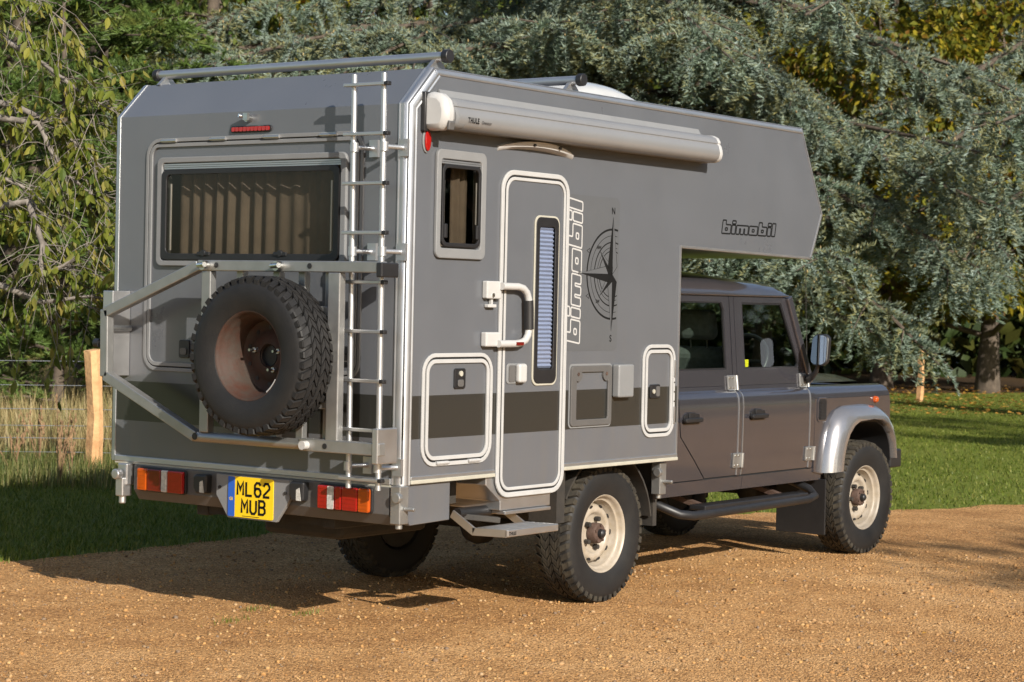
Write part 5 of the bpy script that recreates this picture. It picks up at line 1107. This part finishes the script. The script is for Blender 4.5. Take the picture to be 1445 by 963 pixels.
conifer('young_pine', b[:2], limbs, 'bushy young pine growing low behind the meadow fence', rg, PIN, 'pine', 0.34, 0.8, 0.26, 0.02, (0.8, 1.2), 5.2, 0.08, group='pines beyond the meadow')
# broadleaved trees behind, in autumn colour
spec = [(1250, 44, 12, 4.2, 24000, 'autumn', 'yellow green autumn tree behind the end of the cedar boughs'), (1400, 43, 12, 4.2, 26000, 'autumn', 'golden autumn tree on a thick dark trunk at the lawn edge'),
        (1530, 43, 13, 4.2, 9000, 'autumn', 'golden autumn tree with a slim pale trunk beside the lawn'), (1080, 47, 13, 4.6, 11000, 'autumn', 'yellowing broadleaf tree showing between the cedar boughs'),
        (860, 48, 13, 4.8, 9000, 'darkleaf', 'dark green broadleaf tree deep behind the cedar trunk'), (600, 47, 13, 4.8, 9000, 'darkleaf', 'dark broadleaf tree behind the camper roof'),
        (400, 46, 14, 4.5, 11000, 'autumn', 'bright yellow green tree behind the camper ladder'), (200, 48, 14, 4.5, 9000, 'darkleaf', 'dark green tree behind the feathery pines'), (40, 49, 14, 4.5, 9000, 'autumn', 'olive autumn tree far behind the cherry twigs')]
for i, (px, D, h, cr, nl, m, lab) in enumerate(spec):
    b = at_depth(px, 430, D); broadleaf('autumn_tree' if m == 'autumn' else 'broadleaf_tree', b, h, cr, nl, m, lab, 'trees at the edge of the wood', leaf=(0.12, 0.22), trunk_r=0.21 if px == 1400 else 0.2, nclump=90, low=0.16 if px > 1200 else 0.05, crown_z=0.5, seed=40+i)
# far wood that reads as one mass
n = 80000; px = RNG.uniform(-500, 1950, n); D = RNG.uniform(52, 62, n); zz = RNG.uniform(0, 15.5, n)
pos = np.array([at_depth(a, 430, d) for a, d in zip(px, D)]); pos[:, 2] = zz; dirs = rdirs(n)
tag(scatter('woodland', *LEAF4, pos, rot_from(dirs, RNG.uniform(-1.5, 1.5, n)), RNG.uniform(0.3, 0.75, n), 'shaded_leaf'), 'dark dense wood far behind all the trees', 'wood', kind='stuff')
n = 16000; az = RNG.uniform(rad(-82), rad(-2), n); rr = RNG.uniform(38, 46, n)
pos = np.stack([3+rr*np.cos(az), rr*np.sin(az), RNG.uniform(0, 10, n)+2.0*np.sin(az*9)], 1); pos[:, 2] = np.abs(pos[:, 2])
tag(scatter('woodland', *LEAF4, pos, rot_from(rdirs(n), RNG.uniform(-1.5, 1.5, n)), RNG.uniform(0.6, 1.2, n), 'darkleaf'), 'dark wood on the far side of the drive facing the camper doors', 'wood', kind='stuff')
# shade trees beside and behind the photographer, out of the picture
broadleaf('oak_tree', (-0.6, -15.9), 8.5, 2.2, 2600, 'darkleaf', 'broadleaf tree casting dappled shade on the gravel', None, leaf=(0.12, 0.2), crown_z=0.72, low=0.45, seed=71, nclump=60)
broadleaf('oak_tree', (13.5, -9.5), 9.0, 3.0, 4200, 'darkleaf', 'broadleaf tree beside the drive casting shade across the lawn', None, leaf=(0.14, 0.24), crown_z=0.68, low=0.4, seed=72, nclump=60)
broadleaf('oak_tree', (-3.0, -40.0), 13, 7.0, 9000, 'darkleaf', 'large tree across the drive behind the photographer', None, leaf=(0.3, 0.5), crown_z=0.55, low=0.1, seed=73, nclump=90)

# ------------------------------------------------------------------ cherry tree at the left, branches reaching into view
rg = np.random.default_rng(5)
ct = empty('cherry_tree'); tag(ct, 'cherry tree with tangled grey twigs and drooping yellow green leaves beside the camper', 'tree')
tb = at_depth(-330, 600, 15.5); tb[2] = 0; ct.location = tuple(tb)
trunk_mb((0, 0), 4.2, 0.15).build('trunk', 'bark_grey', ct, smooth=60)
def brp(pts): return [at_depth(a, b, d)-tb for a, b, d in pts]
main = [[(-330, 330, 15.5), (-150, 230, 15.2), (-30, 235, 15.0), (40, 268, 14.9), (62, 320, 14.8)], [(-330, 300, 15.5), (-120, 120, 15.6), (20, 150, 15.4), (70, 172, 15.2), (110, 205, 15.0), (158, 250, 14.8)],
        [(-330, 280, 15.5), (-130, 40, 15.8), (-20, 40, 15.6), (60, 90, 15.3), (120, 135, 15.0), (162, 158, 14.8)], [(-330, 350, 15.5), (-160, 330, 15.0), (-40, 300, 14.7), (40, 285, 14.5), (60, 345, 14.4), (58, 388, 14.3), (90, 375, 14.3), (125, 350, 14.3), (158, 335, 14.3)],
        [(-330, 380, 15.5), (-150, 400, 15.0), (-20, 395, 14.6), (60, 427, 14.4), (130, 418, 14.3), (160, 425, 14.3)], [(-330, 270, 15.5), (-140, 10, 15.6), (-30, -30, 15.3), (40, -10, 15.0), (90, 30, 14.8)], [(-330, 340, 15.5), (-140, 200, 15.4), (-10, 165, 15.2), (55, 175, 15.0), (85, 240, 14.9), (130, 275, 14.8), (160, 280, 14.8)]]
bm_ = MB(); nodes = []
for pl in main:
    p3 = brp(pl); r0 = 0.055; bm_.tube([tuple(p) for p in p3], [r0*(1-0.93*(i/(len(p3)-1))**0.6) for i in range(len(p3))], 7)
    for a, b in zip(p3[1:], p3[2:]):
        for t in np.linspace(0, 1, 5): nodes.append((a+(b-a)*t, (b-a)/np.linalg.norm(b-a)))
bm_.build('branch', 'bark_grey', ct, smooth=60)
tw = MB(); lp_, ld_ = [], []
for p, d in nodes:
    for _ in range(3):
        dv = d*rg.uniform(0.3, 1.0)+rg.normal(0, 0.5, 3); dv /= np.linalg.norm(dv); L = rg.uniform(0.2, 0.65); sag = np.array([0, 0, -rg.uniform(0.1, 0.55)*L]); cv = rg.normal(0, 0.10*L, 3)
        pts = [p+dv*L*t+sag*t*t+cv*math.sin(3.1*t) for t in np.linspace(0, 1, 5)]
        tw.tube([tuple(q) for q in pts], [0.0036, 0.003, 0.0024, 0.002, 0.0014], 4, cap=False)
        if rg.random() < 0.62:
            for k in range(rg.integers(6, 16)):
                t = rg.uniform(0.25, 1.0)*4; k0 = min(3, int(t)); q = pts[k0]+(pts[k0+1]-pts[k0])*(t-k0); lp_.append(q+np.array([0, 0, -0.02])); ld_.append(np.array([*rg.normal(0, 0.45, 2), -1.0])+dv*0.4)
tw.build('twigs', 'bark_grey', ct, smooth=60)
CH_V = np.array([[0, 0, 0], [0.18, 0.14, 0.02], [0.45, 0.21, 0.03], [0.78, 0.12, 0.0], [1.0, 0, -0.06], [0.78, -0.12, 0.0], [0.45, -0.21, 0.03], [0.18, -0.14, 0.02], [0.45, 0, -0.03], [-0.22, 0.004, 0.0], [-0.22, -0.004, 0.0]])
CH_F = np.array([[0, 8, 1], [1, 8, 2], [2, 8, 3], [3, 8, 4], [4, 8, 5], [5, 8, 6], [6, 8, 7], [7, 8, 0], [9, 10, 0]])
lp_ = np.array(lp_); ld_ = np.array(ld_); nl = len(lp_); R = rot_from(ld_, rg.uniform(-3.1, 3.1, nl)); sc = rg.uniform(0.055, 0.115, nl)
print('cherry leaves', nl)
# the leaves that show largest are single leaves, the rest one mass
vis = np.array([722.5+FPX*((p+tb-CAM)@RT)/((p+tb-CAM)@FW) for p in lp_]); order = np.argsort(np.where((vis > -5), -sc, 1.0)); one = order[:280]; rest = order[280:]
tones = [(0.150, 0.170, 0.022), (0.225, 0.215, 0.036), (0.070, 0.105, 0.016), (0.270, 0.225, 0.052), (0.105, 0.140, 0.018)]; lmesh = []
for i, c in enumerate(tones):
    me = bpy.data.meshes.new('leaf'); me.from_pydata([tuple(p) for p in CH_V], [], [tuple(q) for q in CH_F]); me.materials.append(leaf_mat('cherry_leaf', [tuple(x*0.85 for x in c), tuple(x*1.15 for x in c)], trans=0.4)); lmesh.append(me)
for k in one:
    o = bpy.data.objects.new('leaf', lmesh[rg.integers(0, len(tones))]); col.objects.link(o); o.parent = ct
    o.matrix_local = Matrix([[*(R[k][r]*sc[k]), lp_[k][r]] for r in range(3)]+[[0, 0, 0, 1]])
o = scatter('foliage', CH_V, CH_F, lp_[rest], R[rest], sc[rest], 'cherry', ct); o['kind'] = 'stuff'

# ------------------------------------------------------------------ fence, stakes, weeds
M['wood'] = mat('split_chestnut', (0.38, 0.20, 0.085), rough=0.85, c2=(0.60, 0.36, 0.17), vscale=5, bump=0.5, bscale=25)
M['wire'] = mat('galvanised_wire', (0.30, 0.31, 0.32), rough=0.5, metal=0.6, var=0.2)
M['weed'] = mat('dry_weed_stalk', (0.20, 0.12, 0.06), rough=0.9, var=0.3)
def stake(loc, h, w, name, parent, rg):
    v = []; f = []; n = 9
    for i in range(n):
        t = i/(n-1); z = -0.1+(h+0.1)*t; jx, jy = 0.022*math.sin(4.2*t+0.5), 0.016*math.cos(5*t); ww = w*(1.05-0.12*t+0.05*math.sin(9*t))
        for a, b in ((-0.5, -0.32), (-0.05, -0.5), (0.5, -0.36), (0.46, 0.4), (-0.44, 0.45)): v.append((loc[0]+a*ww+jx+rg.normal(0, 0.003), loc[1]+b*ww+jy+rg.normal(0, 0.003), z+(0.02*a if i == n-1 else 0)))
    for i in range(n-1):
        for k in range(5): f.append((i*5+k, i*5+(k+1) % 5, (i+1)*5+(k+1) % 5, (i+1)*5+k))
    f += [(4, 3, 2, 1, 0), tuple((n-1)*5+k for k in range(5))]
    return mesh_obj(name, v, f, 'wood', parent)
fen = empty('wire_fence', (*fence_o, 0)); tag(fen, 'wire stock fence on a split wooden stake left of the camper', 'fence')
stake((0, 0), 1.155, 0.125, 'stake', fen, rg)
for k in (-6.0,): stake(tuple(fence_dir*k), 1.1, 0.13, 'stake', fen, rg)
for z in (1.045, 0.82, 0.60, 0.445, 0.33, 0.20):
    q = MB(); pts = []
    for a in np.linspace(-12, 3.0, 26): pts.append((fence_dir[0]*a+away[0]*0.07, fence_dir[1]*a+away[1]*0.07, z-0.02*abs(math.sin(a*0.52))))
    q.tube(pts, 0.003, 5); q.build('wire', 'wire', fen)
pp = at_ground(1298, 567); ps = empty('fence_stake', (pp[0], pp[1], 0)); tag(ps, 'lone reddish wooden stake at the lawn edge under the cedar boughs', 'stake')
stake((0, 0), 0.98, 0.11, 'post', ps, rg)
for i, (px, py, h, lab) in enumerate(((55, 662, 0.62, 'dry brown dock stalk standing in front of the wire fence'), (82, 690, 0.80, 'tall dry weed with bent seed heads near the wooden stake'), (100, 680, 0.45, 'short dry weed close to the wooden stake'), (18, 672, 0.5, 'sparse dry weed at the far end of the verge'))):
    g = at_ground(px, py); wd = empty('dry_weed', (g[0], g[1], 0)); tag(wd, lab, 'plant', 'dry weeds by the fence')
    q = MB(); s = MB()
    for k in range(5):
        d = rg.normal(0, 0.16, 2); hh = h*rg.uniform(0.6, 1.0); q.tube([(0, 0, 0), (d[0]*0.4, d[1]*0.4, hh*0.5), (d[0], d[1], hh)], [0.006, 0.005, 0.003], 5)
        for j in range(7):
            t = 0.65+0.35*j/6; c = np.array([d[0]*t, d[1]*t, hh*t])+rg.normal(0, 0.012, 3); r = rg.uniform(0.012, 0.024); s.add([tuple(c+oct_v[i_]*[r*0.6, r*0.6, r*1.5]) for i_ in range(6)], [tuple(t_) for t_ in oct_f])
    q.build('stalk', 'weed', wd, smooth=60); s.build('seed_heads', 'weed', wd)['kind'] = 'stuff'
